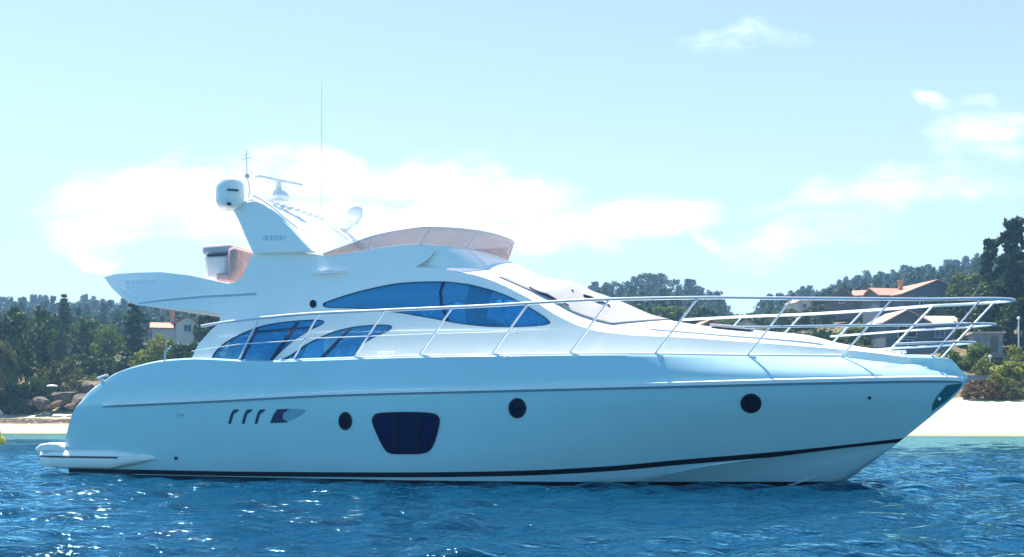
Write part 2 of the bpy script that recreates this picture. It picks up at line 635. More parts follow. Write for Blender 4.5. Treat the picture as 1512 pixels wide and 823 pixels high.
def fill(outer, holes=(), step=.1):
    """triangulate a 2D region with a regular sprinkle of inner points"""
    outer = dens(outer, step)
    hs = [dens(h, step) for h in holes]
    V = [Vector(p) for p in outer]
    E = [(i, (i + 1) % len(outer)) for i in range(len(outer))]
    for h in hs:
        b = len(V)
        V += [Vector(p) for p in h]
        E += [(b + i, b + (i + 1) % len(h)) for i in range(len(h))]
    xs = [p[0] for p in outer]; ys = [p[1] for p in outer]
    arr = np.array([tuple(v) for v in V])
    for gx in np.arange(min(xs), max(xs), step):
        for gy in np.arange(min(ys), max(ys), step):
            if inside((gx, gy), outer) and not any(inside((gx, gy), h) for h in hs):
                if np.min((arr[:, 0] - gx) ** 2 + (arr[:, 1] - gy) ** 2) > (step * .45) ** 2:
                    V.append(Vector((gx, gy)))
    r = delaunay_2d_cdt(V, E, [], 0, 1e-6)
    P = [tuple(v) for v in r[0]]
    T = []
    for f in r[2]:
        c = (sum(P[i][0] for i in f) / len(f), sum(P[i][1] for i in f) / len(f))
        if inside(c, outer) and not any(inside(c, h) for h in hs):
            a = (P[f[1]][0] - P[f[0]][0]) * (P[f[2]][1] - P[f[0]][1]) - (P[f[1]][1] - P[f[0]][1]) * (P[f[2]][0] - P[f[0]][0])
            T.append(tuple(f) if a > 0 else tuple(reversed(f)))
    return P, T


def slab(tf, outer, off, depth, holes=(), step=.1, side=-1):
    """a plate lying on the surface y = tf(s,z): outer face at +off, back at off-depth. side -1 = starboard (seen)"""
    P, T = fill(outer, holes, step)
    V = [(p[0], -(tf(*p) + off), p[1]) for p in P]
    n = len(V)
    Fc = list(T)
    if depth:
        V += [(p[0], -(tf(*p) + off - depth), p[1]) for p in P]
        cnt = {}
        for t in T:
            for i in range(3):
                e = (t[i], t[(i + 1) % 3])
                cnt[e] = cnt.get(e, 0) + 1
        for (a, b) in cnt:
            if (b, a) not in cnt:
                Fc.append((b, a, a + n, b + n))
        Fc += [tuple(i + n for i in reversed(t)) for t in T]
    if side > 0:
        V = [(x, -y, z) for x, y, z in V]
        Fc = [tuple(reversed(f)) for f in Fc]
    return V, Fc


def scaled(poly, d):
    """inset a polygon by d"""
    n = len(poly)
    area = sum(poly[i][0] * poly[(i + 1) % n][1] - poly[(i + 1) % n][0] * poly[i][1] for i in range(n))
    sg = 1 if area > 0 else -1
    out = []
    for i in range(n):
        a, b, c = Vector(poly[i - 1]), Vector(poly[i]), Vector(poly[(i + 1) % n])
        e1, e2 = (b - a), (c - b)
        if e1.length < 1e-9 or e2.length < 1e-9:
            out.append(tuple(b)); continue
        n1 = Vector((-e1.y, e1.x)).normalized() * sg
        n2 = Vector((-e2.y, e2.x)).normalized() * sg
        nn = (n1 + n2)
        nn = nn.normalized() if nn.length > 1e-6 else n1
        out.append(tuple(b + nn * d))
    return out


def ring_part(tf, name, outer, w, off, depth, m, parent, side, step=.08):
    V, Fc = slab(tf, outer, off, depth, [scaled(outer, w)], step, side)
    return obj(name, V, Fc, m, parent, sharp=40)


# --- hull details, both sides
def strip_on(tf, zf, s0, s1, h, off, name, m, parent, n=80, side=-1, taper=.3):
    """a moulded strip following a curve along the surface"""
    mb = MB()
    V, Fc = [], []
    ss = np.linspace(s0, s1, n)
    for s in ss:
        e = min(1, (s - s0) / taper + .05, (s1 - s) / taper + .05) if taper else 1
        z = zf(s); T = tf(s, z)
        hh = h / 2
        for (dz, o) in ((-hh, -.01), (-hh * .8, off * e), (hh * .5, off * e), (hh, -.01)):
            V.append((s, side * (max(tf(s, z + dz), .0) + o), z + dz))
    for i in range(n - 1):
        for j in range(3):
            q = (i * 4 + j, (i + 1) * 4 + j, (i + 1) * 4 + j + 1, i * 4 + j + 1)
            Fc.append(q if side < 0 else tuple(reversed(q)))
    return obj(name, V, Fc, m, parent, sharp=50)


for side in (-1, 1):
    rr = strip_on(Th_hull, zr, rub_pts[0][0], 16.72, .085, .045, 'rub_rail', M['gelwhite'], yacht, side=side)
    strip_on(Th_hull, lambda s: zr(s) - .052, rub_pts[0][0] + .02, 16.70, .035, .020, 'rubber_insert', M['rubber'], rr, side=side)
    # spray rail low on the bow
    strip_on(lambda s, z: max(Th_hull(s, zc(s)) * max(min((z - keel(s)) / max(zc(s) - keel(s), .01), 1), 0) ** .8, 0), lambda s: keel(s) + (zc(s) - keel(s)) * .52,
             12.6, 14.5, .03, .012, 'spray_rail', M['gel'], yacht, side=side)


def ell(u, v, ru, rv, n=28):
    return [(u + ru * math.cos(2 * math.pi * k / n), v + rv * math.sin(2 * math.pi * k / n)) for k in range(n)]


def hull_px(pts):
    return px(pts, Th_hull)


trap = smooth_poly([(551, 616), (560, 610), (600, 608.5), (637, 610), (648, 616), (649, 626), (643, 650), (636, 664), (625, 670), (600, 671), (577, 670), (567, 662), (556, 640), (550, 624)], 4)
for side in (-1, 1):
    for (u, v, ru, rv) in ((510, 622, 10, 13.5), (764, 603, 13, 15), (1109, 596, 15.5, 14.5)):
        o2 = hull_px(ell(u, v, ru, rv))
        pr = ring_part(Th_hull, 'porthole', o2, .035, .012, .03, M['black'], yacht, side, .06)
        V, Fc = slab(Th_hull, scaled(o2, .03), .004, 0, (), .08, side)
        obj('pane', V, Fc, M['port'], pr)
    o2 = hull_px(trap)
    hw = ring_part(Th_hull, 'hull_window', o2, .06, .014, .03, M['hullslat'], yacht, side, .06)
    V, Fc = slab(Th_hull, scaled(o2, .055), .004, 0, (), .1, side)
    obj('pane', V, Fc, M['hullglass'], hw)
    for u in (583, 617):
        V, Fc = slab(Th_hull, hull_px([(u - 5, 613), (u + 5, 613), (u + 3, 668), (u - 3, 668)]), .010, .008, (), .1, side)
        obj('window_bar', V, Fc, M['hullslat'], hw)
    # engine room air vents: three slanted slots and one scoop
    for u in (342, 362, 381):
        V, Fc = slab(Th_hull, hull_px([(u - 5, 626), (u - 1, 626), (u + 3, 612), (u + 11, 606), (u + 10, 604.5), (u + 3, 605), (u - 1, 611)]), .006, .012, (), .08, side)
        obj('air_vent', V, Fc, M['dark'], yacht)
    V, Fc = slab(Th_hull, hull_px([(399, 625), (404, 612), (410, 604.5), (428, 604), (419, 610), (417, 618), (426, 624)]), .006, .012, (), .06, side)
    obj('air_vent', V, Fc, M['dark'], yacht)
    V, Fc = slab(Th_hull, hull_px(smooth_poly([(424, 604.5), (440, 604), (452, 606.5), (446, 612), (436, 618), (424, 622), (417, 616), (418, 610)], 3)), .003, .01, (), .06, side)
    obj('vent_scoop', V, Fc, M['scoop'], yacht)
    for (u, v, r) in ((260, 677, 2.6), (1284, 588, 2.4)):
        V, Fc = slab(Th_hull, hull_px(ell(u, v, r, r, 12)), .012, .02, (), .06, side)
        obj('through_hull_fitting', V, Fc, M['dark'], yacht)
    V, Fc = slab(Th_hull, hull_px([(260, 611), (271, 611), (271, 614.5), (260, 614.5)]), .010, .02, (), .06, side)
    obj('side_fitting', V, Fc, M['groove'], yacht)
    # anchor pocket plate at the stem, with its bright roller
    pk = px([(1376, 608), (1377, 598), (1383, 586), (1398, 569), (1422, 566), (1416, 575), (1398, 592)], lambda s, z: max(Th_hull(s, z), .0))
    V, Fc = slab(Th_hull, pk, .008, .02, (), .06, side)
    ap = obj('anchor_pocket', V, Fc, M['pocket'], yacht)
    V, Fc = slab(Th_hull, px(ell(1387, 589, 2.8, 2.8, 12), Th_hull), .03, .03, (), .05, side)
    obj('roller_end', V, Fc, M['steelsoft'], ap)


# --- stern: swim platform with moulded sponson
def build_platform():
    V, Fc = [], []
    ss = list(np.linspace(-.02, .6, 14)) + list(np.linspace(.6, 3.0, 40))[1:]
    n = None
    zbase = pb(170, 691, 2.05)[1]
    ztp = pb(70, 655, 1.9)[1]
    for s in ss:
        f = max(0, 1 - max(0, s - 1.9) / 1.05)               # sponson fades into the hull
        f = f ** .8
        e = min(1, (s + .06) / .55) ** .45                     # rounded aft corner
        hb = Th_hull(max(s, .6), .4)
        T = (hb + .17 * f) * (.80 + .20 * e) if s < 1.0 else hb + .17 * f - .01
        zlo = zbase + (.36 - zbase) * (1 - f) ** 1.0
        top = .50 if s > .75 else .50
        zl = .375
        hi = .50 + (.40 - .50) * (1 - f)
        sec = [(T - .22, zlo - .02), (T - .05, zlo), (T, zlo + (zl - zlo) * .4), (T + .005, min(zl - .02, hi)), (T - .02, min(zl - .008, hi)), (T - .02, min(zl + .008, hi)), (T + .0, min(zl + .02, hi)),
               (T - .02, hi - .05 if hi > .45 else hi), (T - .09, hi), (T - .30, hi + .03)]
        n = len(sec)
        V += [(s, -a, b) for a, b in sec]
    for i in range(len(ss) - 1):
        for j in range(n - 1):
            Fc.append((i * n + j, (i + 1) * n + j, (i + 1) * n + j + 1, i * n + j + 1))
    mb = MB()
    mirror_add(mb, V, Fc)
    b = len(V)
    for j in range(n - 1):                                     # aft face
        mb.f.append((j, j + 1, b + j + 1, b + j))
    for i in range(len(ss) - 1):                               # top and underside across the boat
        if ss[i] < 1.6:
            j = n - 1
            mb.f.append((i * n + j, (i + 1) * n + j, b + (i + 1) * n + j, b + i * n + j))
            mb.f.append((i * n, b + i * n, b + (i + 1) * n, (i + 1) * n))
    o = mb.build('swim_platform', M['gel'], yacht, sharp=45)
    # white edge line and the dark joint under it
    for side in (-1, 1):
        t = MB()
        pts = []
        for s in np.linspace(-.03, 2.1, 30):
            f = max(0, 1 - max(0, s - 1.9) / 1.05) ** .8
            e = min(1, max(s + .06, 0) / .55) ** .45
            hb = Th_hull(max(s, .6), .4)
            T = (hb + .17 * f) * (.80 + .20 * e) if s < 1.0 else hb + .17 * f - .01
            pts.append((s, side * (T + .001), .375))
        t.tube(pts, .014, 6).build('joint_strip', M['dark'], o)
    # rounded white pad on the corner
    for side in (-1, 1):
        P = px([(55, 667), (56, 661), (62, 656), (74, 654), (90, 655), (97, 661), (96, 667)], 1.95)
        m = MB()
        m.prism([(a, b) for a, b in P], (1, 0, 0), (0, 0, 1), (0, side * 1.60, 0), (0, side * .42, 0))
        m.build('corner_pad', M['gelwhite'], o, bevel=.03)
    return o


build_platform()

# --- deck inside the bulwarks, cockpit sole and transom wall
mb = MB()
ss = np.linspace(3.6, 16.72, 90)
V, Fc = [], []
for s in ss:
    T = max(Tedge(s) - .085, .004)
    z = zt(s) - .045
    V += [(s, -T, z), (s, -T * .5, z + .02), (s, 0, z + .03), (s, T * .5, z + .02), (s, T, z)]
for i in range(len(ss) - 1):
    for j in range(4):
        Fc.append((i * 5 + j, (i + 1) * 5 + j, (i + 1) * 5 + j + 1, i * 5 + j + 1))
obj('deck', V, Fc, M['nonskid'], yacht)
MB().box((2.5, 0, 1.05), (2.6, 3.8, .06)).build('cockpit_sole', M['teak'], yacht)
MB().box((1.35, 0, .95), (.12, 3.7, 1.0)).build('transom_wall', M['gel'], yacht, bevel=.03)
MB().box((3.66, 0, 1.55), (.08, 4.0, .95)).build('cockpit_bulkhead', M['gel'], yacht)

# --- superstructure side surface
_th = pchip([.5, 2.0, 3.5, 5, 8, 10, 12, 13.5, 14.6, 15.5, 16.2], [2.02, 2.06, 2.0, 1.94, 1.88, 1.74, 1.34, .92, .56, .30, .10])


def Tc(s, z):
    k = .27
    return max(_th(s) - k * (z - 2.0), .02)


side_top = [(1345, 528.5), (1322, 525.5), (1292, 521.5), (1240, 516), (1180, 511), (1100, 505), (1000, 498), (930, 495), (880, 489), (850, 480), (820, 465), (790, 446),
            (760, 430), (735, 418), (700, 406), (660, 399), (612, 395)]
side_fly = [(622, 389), (634, 380), (640, 371), (630, 363.5), (600, 362), (560, 367), (530, 372), (500, 377), (480, 378), (460, 375), (430, 373), (400, 372), (375, 373), (370, 379),
            (366, 390), (357, 410), (347, 417), (336, 419), (317, 415), (280, 407), (237, 402), (200, 403), (170, 405), (154, 409.5)]
side_aft = [(163, 423), (177, 437), (189, 446), (202, 451), (250, 455), (306, 460), (324, 464), (325, 472), (322, 479), (312, 487), (293, 508), (279, 530)]
top_sz = px(side_top, Tc)
fly_sz = px(side_fly, Tc)
aft_sz = px(side_aft, Tc)
s_aft = aft_sz[-1][0]
base_sz = [(s, zt(s) - .12) for s in np.linspace(s_aft, top_sz[0][0], 44)]
outline = base_sz + top_sz + fly_sz + aft_sz[:-1]

WA = [(313, 529), (316, 522), (322, 515), (331, 507), (344, 499), (360, 491), (384, 482), (402, 478), (419, 475.5), (445, 473), (470, 472.3), (479, 475), (475, 480), (464, 485), (450, 493), (437, 501),
      (419, 516), (405, 530), (395, 538.5), (374, 539.5), (352, 540), (330, 541), (319, 540.5), (314, 536)]
WB = [(413, 534.5), (430, 524), (448, 511), (473, 498), (495, 489), (523, 482.5), (550, 480), (573, 479.8), (579, 483), (575, 488), (562, 494.5), (548, 501), (534, 511), (525, 522), (519, 530), (470, 532)]
WC = [(477, 450), (479, 447), (495, 441), (515, 434.5), (537, 428.5), (579, 419.5), (612, 416.5), (640, 415.8), (662, 416.2), (690, 419.5), (704, 422.5), (725, 428), (745, 435), (764, 444), (782, 454), (800, 465), (811, 474), (812, 478),
      (800, 481), (773, 483), (748, 483.5), (723, 483), (700, 481), (676, 478), (655, 474), (634, 470), (579, 461), (523, 456), (490, 455), (479, 453.5)]
wins = [smooth_poly(px(w, Tc), 3) for w in (WA, WB, WC)]


def two_sided(name, tf, outer, off, depth, holes, m, parent, step=.1, sharp=40):
    out = []
    for side in (-1, 1):
        V, Fc = slab(tf, outer, off, depth, holes, step, side)
        out.append(obj(name, V, Fc, m, parent, sharp=sharp))
    return out


two_sided('cabin_side', Tc, outline, 0, .05, wins, M['gel'], yacht, .12, 45)
bars = {0: [[(436, 477), (441, 476.5), (400, 539), (392, 539)], [(378, 484), (382, 483), (354, 540), (350, 540)], [(385, 488), (470, 481), (470, 483.5), (374, 492)]],
        1: [[(514, 486), (519, 485), (475, 532), (468, 532)]],
        2: [[(652, 416.5), (657, 416.5), (652, 430), (653, 448), (661, 468), (664, 476), (660, 475.5), (650, 452), (648, 432)]]}
names = ('salon_window', 'salon_window', 'wheelhouse_window')
for side in (-1, 1):
    for i, w in enumerate(wins):
        fr = ring_part(Tc, names[i], w, .014, .006, .05, M['dark'], yacht, side)
        V, Fc = slab(Tc, scaled(w, .012), -.018, .010, (), .12, side)
        obj('pane', V, Fc, M['glass'], fr)
        for b in bars[i]:
            V, Fc = slab(Tc, px(b, Tc), -.004, .012, (), .1, side)
            obj('mullion', V, Fc, M['dark'], fr)
    V, Fc = slab(Tc, px(ell(462.5, 449, 5, 6, 16), Tc), .012, .03, (), .06, side)
    obj('side_port', V, Fc, M['port'], yacht)
    # bright moulded air intake lip on the flybridge side
    ln = px([(464, 405), (475, 401), (490, 399.5), (511, 401), (505, 404), (490, 404.5), (475, 406)], Tc)
    V, Fc = slab(Tc, ln, .09, .10, (), .08, side)
    obj('intake_lip', V, Fc, M['gelwhite'], yacht)
    # groove line on the flybridge side, its shade painted as a darker strip
    V, Fc = slab(Tc, px([(205, 447), (250, 441), (300, 436.5), (378, 432.5), (379, 436), (300, 440), (250, 444), (205, 449)], Tc), .006, .012, (), .1, side)
    obj('groove_shade_line', V, Fc, M['groove'], yacht)
    # faint lettering on the wing
    for k in range(6):
        u = 186 + k * 7.5
        V, Fc = slab(Tc, px([(u, 413 + (k % 2)), (u + 5, 412.5), (u + 4.5, 417), (u - .5, 417.5)], Tc), .006, .008, (), .06, side)
        obj('letter', V, Fc, M['logo'], yacht)

# --- roof, windshield and coachroof: loft between the two side crease lines
cr = sorted([(s, z) for s, z in top_sz])
_e = cr[-1][0]
cr.append((_e + .22, zt(_e + .2) - .16))
zcrease = pchip([p[0] for p in cr], [p[1] for p in cr])
cen = [(612, 377), (700, 379), (745, 386), (766, 396), (792, 408), (818, 415), (851, 420), (884, 435), (899, 440), (925, 450), (970, 469), (1007, 477.5), (1068, 486), (1140, 491.5), (1195, 497), (1239, 508), (1302, 518.5), (1330, 523), (1352, 527.5)]
cz = sorted(px(cen, -.25))
cz = [p for p in cz if p[0] < _e] + [(_e + .22, zt(_e + .2) - .13)]
zcen = pchip([p[0] for p in cz], [p[1] for p in cz])
SR0, SR1 = cr[0][0], cr[-1][0]


def roof_pt(s, ph, off=0):
    zk = zcrease(s); T = Tc(s, zk)
    z1 = max(zcen(s), zk + .02)
    sg = 1 if ph >= 0 else -1
    a = abs(ph)                                                # 0 = centreline, 1 = crease
    an = a * math.pi / 2
    t = T * a
    z = zk + (z1 - zk) * (1 - a ** 1.7)
    return Vector((s, -sg * t, z + off))


def roof_patch(name, s0, s1, p0, p1, off, m, parent, ns=60, npn=24, sfun=None, thick=0):
    V, Fc = [], []
    for i in range(ns):
        for j in range(npn):
            ph = p0 + (p1 - p0) * j / (npn - 1)
            a, b = (s0, s1) if sfun is None else sfun(ph)
            s = a + (b - a) * i / (ns - 1)
            V.append(roof_pt(s, ph, off))
    for i in range(ns - 1):
        for j in range(npn - 1):
            Fc.append((i * npn + j, i * npn + j + 1, (i + 1) * npn + j + 1, (i + 1) * npn + j))
    o = obj(name, V, Fc, m, parent, sharp=50)
    if thick:
        md = o.modifiers.new('thickness', 'SOLIDIFY'); md.thickness = thick; md.offset = 0
    return o


roof_patch('cabin_roof', SR0, SR1, 1, -1, 0, M['gelwhite'], yacht, 110, 49)
ws_a = pb(742, 408, 1.0)[0]
ws_f = pb(905, 470, 1.1)[0]
ws_c = pb(990, 474, 0)[0]
ws_ca = pb(812, 414, -.2)[0]
wsc = roof_patch('windshield', 0, 0, .84, -.84, .012, M['cover'], yacht, 40, 40,
                 sfun=lambda ph: (ws_ca + (ws_a - ws_ca) * (abs(ph) / .84) ** 1.6, ws_c + (ws_f - ws_c) * (abs(ph) / .84) ** 2.2), thick=.016)
# wipers with dark arms lying on the cover
for (p, q, r_) in ((((782, 429), (840, 456), (812, 442)),) + (((845, 433), (908, 459), (866, 442)),)):
    m = MB()
    pts = []
    for f in np.linspace(0, 1, 8):
        u = p[0] + (q[0] - p[0]) * f; v = p[1] + (q[1] - p[1]) * f
        best = None
        for ph in np.linspace(-.8, .84, 83):                    # find where this line of sight meets the windshield
            s, z = pb(u, v, float(-roof_pt(10, ph).y))
            for _ in range(6):
                t = float(-roof_pt(min(max(s, SR0), SR1), ph).y)
                s, z = pb(u, v, t)
            pz = roof_pt(min(max(s, SR0), SR1), ph).z
            d = abs(pz - z)
            if best is None or d < best[0]:
                best = (d, s, ph)
        pts.append(roof_pt(best[1], best[2], .05))
    m.tube(pts, [.014 + .014 * math.exp(-((f - .45) * 5) ** 2) for f in np.linspace(0, 1, 8)], 6)
    m.build('wiper', M['dark'], wsc)

# coachroof: thin hatch line and long handrail recess
for side in (-1, 1):
    pts = [roof_pt(s, .80 * -side, .012) for s in np.linspace(11.9, 14.6, 30)]
    MB().tube(pts, .016, 6).build('coachroof_handrail', M['steelsoft'], yacht)
# fore hatches
for s in (13.1,):
    p = roof_pt(s, 0)
    MB().box((s, 0, p.z + .015), (.7, .7, .05), Matrix.Rotation(math.atan2(roof_pt(s - .3, 0).z - roof_pt(s + .3, 0).z, .6), 3, 'Y')).build('deck_hatch', M['greyfab'], yacht, bevel=.02)


# --- flybridge floor / overhang
lower = sorted([p for p in aft_sz[1:7]])
upper_pts = [p for p in fly_sz if p[0] < 4.0]
zlow = pchip([aft_sz[0][0]] + [p[0] for p in lower], [aft_sz[0][1]] + [p[1] for p in lower])
mb = MB()
V, Fc = [], []
sa = aft_sz[1][0]
ss = np.linspace(sa, 8.4, 60)
for s in ss:
    zl = zlow(s) + .01 + .52 * min(max((s - 4.0) / 1.2, 0), 1)
    zh = zl + .16
    T = Tc(s, zl) - .04
    V += [(s, -T, zl), (s, T, zl), (s, T, zh), (s, -T, zh)]
for i in range(len(ss) - 1):
    for j in range(4):
        a, b = i * 4 + j, i * 4 + (j + 1) % 4
        Fc.append((a, b, b + 4, a + 4))
Fc += [(0, 3, 2, 1), tuple(len(V) - 4 + k for k in (0, 1, 2, 3))]
obj('flybridge_deck', V, Fc, M['gelwhite'], yacht)
# raised aft lip joining the two wings
V, Fc = [], []
tip, low = fly_sz[-1], aft_sz[1]
for t in np.linspace(-1, 1, 25):
    b = .45 * (1 - t * t) ** .5 * 0.6
    for (s, z) in (tip, low, (low[0] + .10, low[1] + .03), (tip[0] + .14, tip[1] - .02)):
        V.append((s - b * 0.5 + 0, t * (Tc(s, z) - .01), z))
for i in range(24):
    for j in range(4):
        a, c = i * 4 + j, i * 4 + (j + 1) % 4
        Fc.append((a, c, c + 4, a + 4))
obj('aft_lip', V, Fc, M['gel'], yacht)
# inside of the cabin: sole, aft doors
MB().box((8.0, 0, 1.75), (7.6, 2.9, .06)).build('cabin_sole', M['interior'], yacht)
dr = MB().box((4.35, 0, 2.55), (.06, 3.1, 1.35)).build('salon_door', M['glass'], yacht)
MB().box((4.35, .6, 2.55), (.10, .06, 1.35)).build('door_frame', M['steelsoft'], dr)

# helm seat seen through the wheelhouse window
hs, hz = pb(706, 452, 1.25)
m = MB()
pr = [(-.22, -.35), (.20, -.38), (.30, -.30), (.22, -.22), (-.05, -.18), (-.02, .1), (.10, .38), (.02, .44), (-.16, .36), (-.26, .05)]
m.prism(pr, (1, 0, 0), (0, 0, 1), (hs, -1.28, hz), (0, .62, 0))
hsn = m.build('helm_seat', M['seatdark'], yacht, bevel=.05)
MB().tube([(hs, -.97, 1.78), (hs, -.97, hz - .3)], .06, 10).build('pedestal', M['steelsoft'], hsn)

# --- flybridge front fairing and smoked windscreen
vb = px([(480, 378.5), (530, 372), (565, 366), (600, 362), (626, 362)], lambda s, z: Tc(s, z) - .03)
apex_s, apex_z = pb(748, 384, -.35)
apt_s, apt_z = pb(759, 356, -.35)
vt_ = px([(476, 375), (515, 361), (550, 348.5), (585, 341), (624, 335.5)], lambda s, z: Tc(s, z - .25) + .02)


def ucurve(side_pts, s_apex, z_apex, Tf, n=26):
    """starboard run, then an elliptical nose to port"""
    out = [Vector((s, -Tf(s, z), z)) for s, z in side_pts]
    T0 = Tf(*side_pts[-1])
    s1, z1 = side_pts[-1]
    for k in range(1, n):
        an = math.pi * k / n - math.pi / 2
        c = math.cos(an); sn_ = math.sin(an)
        q = c ** .85
        out.append(Vector((s1 + (s_apex - s1) * q, T0 * (abs(sn_) ** .9) * (1 if sn_ > 0 else -1), z1 + (z_apex - z1) * q)))
    out += [Vector((s, Tf(s, z), z)) for s, z in reversed(side_pts)]
    return out


cb = ucurve([tuple(p) for p in vb], apex_s, apex_z, lambda s, z: Tc(s, z) - .03)
ct = ucurve([tuple(p) for p in vt_], apt_s, apt_z, lambda s, z: Tc(s, z - .25) + .02)


def resample(P, n):
    d = [0]
    for i in range(1, len(P)):
        d.append(d[-1] + (P[i] - P[i - 1]).length)
    out = []
    for k in range(n):
        x = d[-1] * k / (n - 1)
        i = max(1, min(len(P) - 1, int(np.searchsorted(d, x))))
        w = (x - d[i - 1]) / max(d[i] - d[i - 1], 1e-9)
        out.append(P[i - 1].lerp(P[i], min(max(w, 0), 1)))
    return out


NB = 90
cb, ct = resample(ppl(cb, 4), NB), resample(ppl(ct, 4), NB)
V, Fc = [], []
for i in range(NB):
    for w in (0, .33, .66, 1):
        V.append(cb[i].lerp(ct[i], w))
for i in range(NB - 1):
    for j in range(3):
        Fc.append((i * 4 + j, (i + 1) * 4 + j, (i + 1) * 4 + j + 1, i * 4 + j + 1))
vis = obj('flybridge_windscreen', V, Fc, M['visor'], yacht)
md = vis.modifiers.new('thickness', 'SOLIDIFY'); md.thickness = .012; md.offset = 0
MB().tube(ct, .012, 6).build('top_frame', M['steelsoft'], vis)
MB().tube(cb, .014, 6).build('bottom_frame', M['gelwhite'], vis)


def near_idx(P, u):
    best = None
    for i in range(NB // 2 + 6):
        p = P[i]
        X = OX + p.x * CP + p.y * SP; Y = OY - p.x * SP + p.y * CP
        uu = CX + F * X / Y
        if best is None or abs(uu - u) < best[0]:
            best = (abs(uu - u), i)
    return best[1]


for ub, ut in ((540, 550), (618, 634), (690, 706)):
    ib, it = near_idx(cb, ub), near_idx(ct, ut)
    MB().tube([cb[ib], ct[it]], .013, 6).build('screen_post', M['steelsoft'], vis)
    MB().tube([cb[NB - 1 - ib], ct[NB - 1 - it]], .013, 6).build('screen_post', M['steelsoft'], vis)
# fairing below the screen, sweeping forward and down onto the cabin roof
def roof_z(s, y):
    s = min(max(s, SR0), SR1)
    zk = zcrease(s); T = Tc(s, zk)
    return zk + (max(zcen(s), zk + .02) - zk) * (1 - min(abs(y) / T, 1) ** 1.7)


V, Fc = [], []
for i in range(NB):
    p = cb[i]
    f = min(max((p.x - vb[3][0] - .02) / .9, 0), 1)
    fs = p.x + .20 * f + .45 * f * (1 - min(abs(p.y) / 1.45, 1)) + .25 * f
    lim = Tc(min(max(fs, SR0), SR1), zcrease(min(max(fs, SR0), SR1))) - .03
    fy = max(-lim, min(lim, p.y * (.97 + .07 * f)))
    foot = Vector((fs, fy, min(roof_z(fs, fy), p.z) - .025))
    for w in (0, .12, .3, .5, .75, 1):
        q = p.lerp(foot, w)
        q.z += .10 * (p.z - foot.z) * math.sin(math.pi * w) - .03 * w
        V.append(tuple(q))
_f = [i for i in range(NB) if cb[i].x > vb[3][0] - .02]
_n = max(_f) - min(_f) + 1
V = V[min(_f) * 6:(max(_f) + 1) * 6]
Fc = [(i * 6 + j, (i + 1) * 6 + j, (i + 1) * 6 + j + 1, i * 6 + j + 1) for i in range(_n - 1) for j in range(5)]
obj('flybridge_fairing', V, Fc, M['gel'], yacht, sharp=60)

# --- radar arch
leg = px([(329, 306), (338, 310), (346, 322), (358, 346), (373, 374), (462, 372), (446, 354), (430, 337), (412, 320), (398, 308), (384, 298), (372, 293), (352, 296), (340, 303)], 1.5)
arch_parts = []
arch = empty('radar_arch')
arch.parent = yacht
for side in (-1, 1):
    m = MB()
    m.prism(leg, (1, 0, 0), (0, 0, 1), (0, side * 1.24, 0), (0, side * .28, 0))
    zb_ = min(p[1] for p in leg)
    m.v = [(x, y - side * .16 * (z - zb_), z) for x, y, z in m.v]
    lg = m.build('arch_leg', M['gel'] if side < 0 else M['sunlit_gel'], arch, bevel=.03)
    pts = px([(374, 292), (388, 299), (404, 311), (420, 325), (440, 341)], 1.38)
    MB().tube([(a, side * 1.38, b + .045) for a, b in pts], .018, 6).build('grab_rail', M['steelsoft'], lg)
    if side < 0:
        for k in range(5):
            u = 386 + k * 7
            q = px([(u, 347.5), (u + 5, 347), (u + 5.5, 354), (u + .5, 354.5)], 1.53)
            MB().prism(q, (1, 0, 0), (0, 0, 1), (0, -1.50, 0), (0, .10, 0)).build('badge_letter', M['logo'], lg)
bs = px([(352, 300), (362, 294.5), (376, 293.5), (392, 304), (404, 314), (396, 317), (372, 309), (356, 306)], 1.3)
MB().prism(bs, (1, 0, 0), (0, 0, 1), (0, -1.26, 0), (0, 2.52, 0)).build('arch_beam', M['gelwhite'], arch, bevel=.02)
for k in range(9):
    t = -1.0 + k * .24
    s, z = pb(378, 294, 1.4)
    MB().box((s + .05, t, z + .02), (.10, .08, .05)).build('beam_clip', M['steelsoft'], arch)


def at(u, v, t):
    s, z = pb(u, v, t)
    return Vector((s, -t, z))


# satellite domes, radar, light mast, whip aerial
p = at(340, 309, 1.42)
d = MB().lathe([(.10, -.02), (.20, .03), (.225, .07)], p, 24).build('satellite_dome', M['gel'], arch)
MB().lathe([(.232, .07), (.255, .12), (.265, .25), (.262, .38), (.24, .49), (.19, .55), (.10, .585), (.001, .595)], p, 32).build('dome_shell', M['gel'], d)
MB().box((p.x + .18, p.y - .19, p.z + .30), (.20, .10, .025), Matrix.Rotation(R(38), 3, 'Z')).build('dome_badge', M['dark'], d)
MB().box((p.x + .12, p.y - .215, p.z + .045), (.06, .05, .06)).build('dome_bracket', M['dark'], d)
p = at(524, 321, -1.45)
d = MB().lathe([(.07, -.14), (.08, -.08), (.15, .0)], p, 20).build('satellite_dome', M['gelwhite'], arch)
MB().lathe([(.152, .0), (.165, .10), (.15, .19), (.09, .25), (.001, .27)], p, 24).build('dome_shell', M['gel'], d)
MB().tube([p - Vector((.55, -.10, .34)), p - Vector((.2, 0, .18)), p - Vector((0, 0, .08))], [.11, .09, .07], 8).build('dome_arm', M['gelwhite'], d)
p = at(411, 296, 0.35)
d = MB().lathe([(.20, 0), (.22, .06), (.16, .16), (.07, .20), (.06, .32)], p, 20).build('radar', M['gel'], arch)
MB().box(p + Vector((.02, 0, .37)), (.14, 1.05, .06), Matrix.Rotation(R(-20), 3, 'Z')).build('radar_scanner', M['steelsoft'], d, bevel=.015)
a0, a1 = at(366, 292, 1.15), at(363.5, 221, 1.15)
a0 = a0 - Vector((0, 0, .1))
d = MB().tube([a0, a0.lerp(a1, .25) + Vector((.05, 0, 0)), a0.lerp(a1, .5), a1], [.018, .016, .012, .008], 6).build('light_mast', M['steelsoft'], arch)
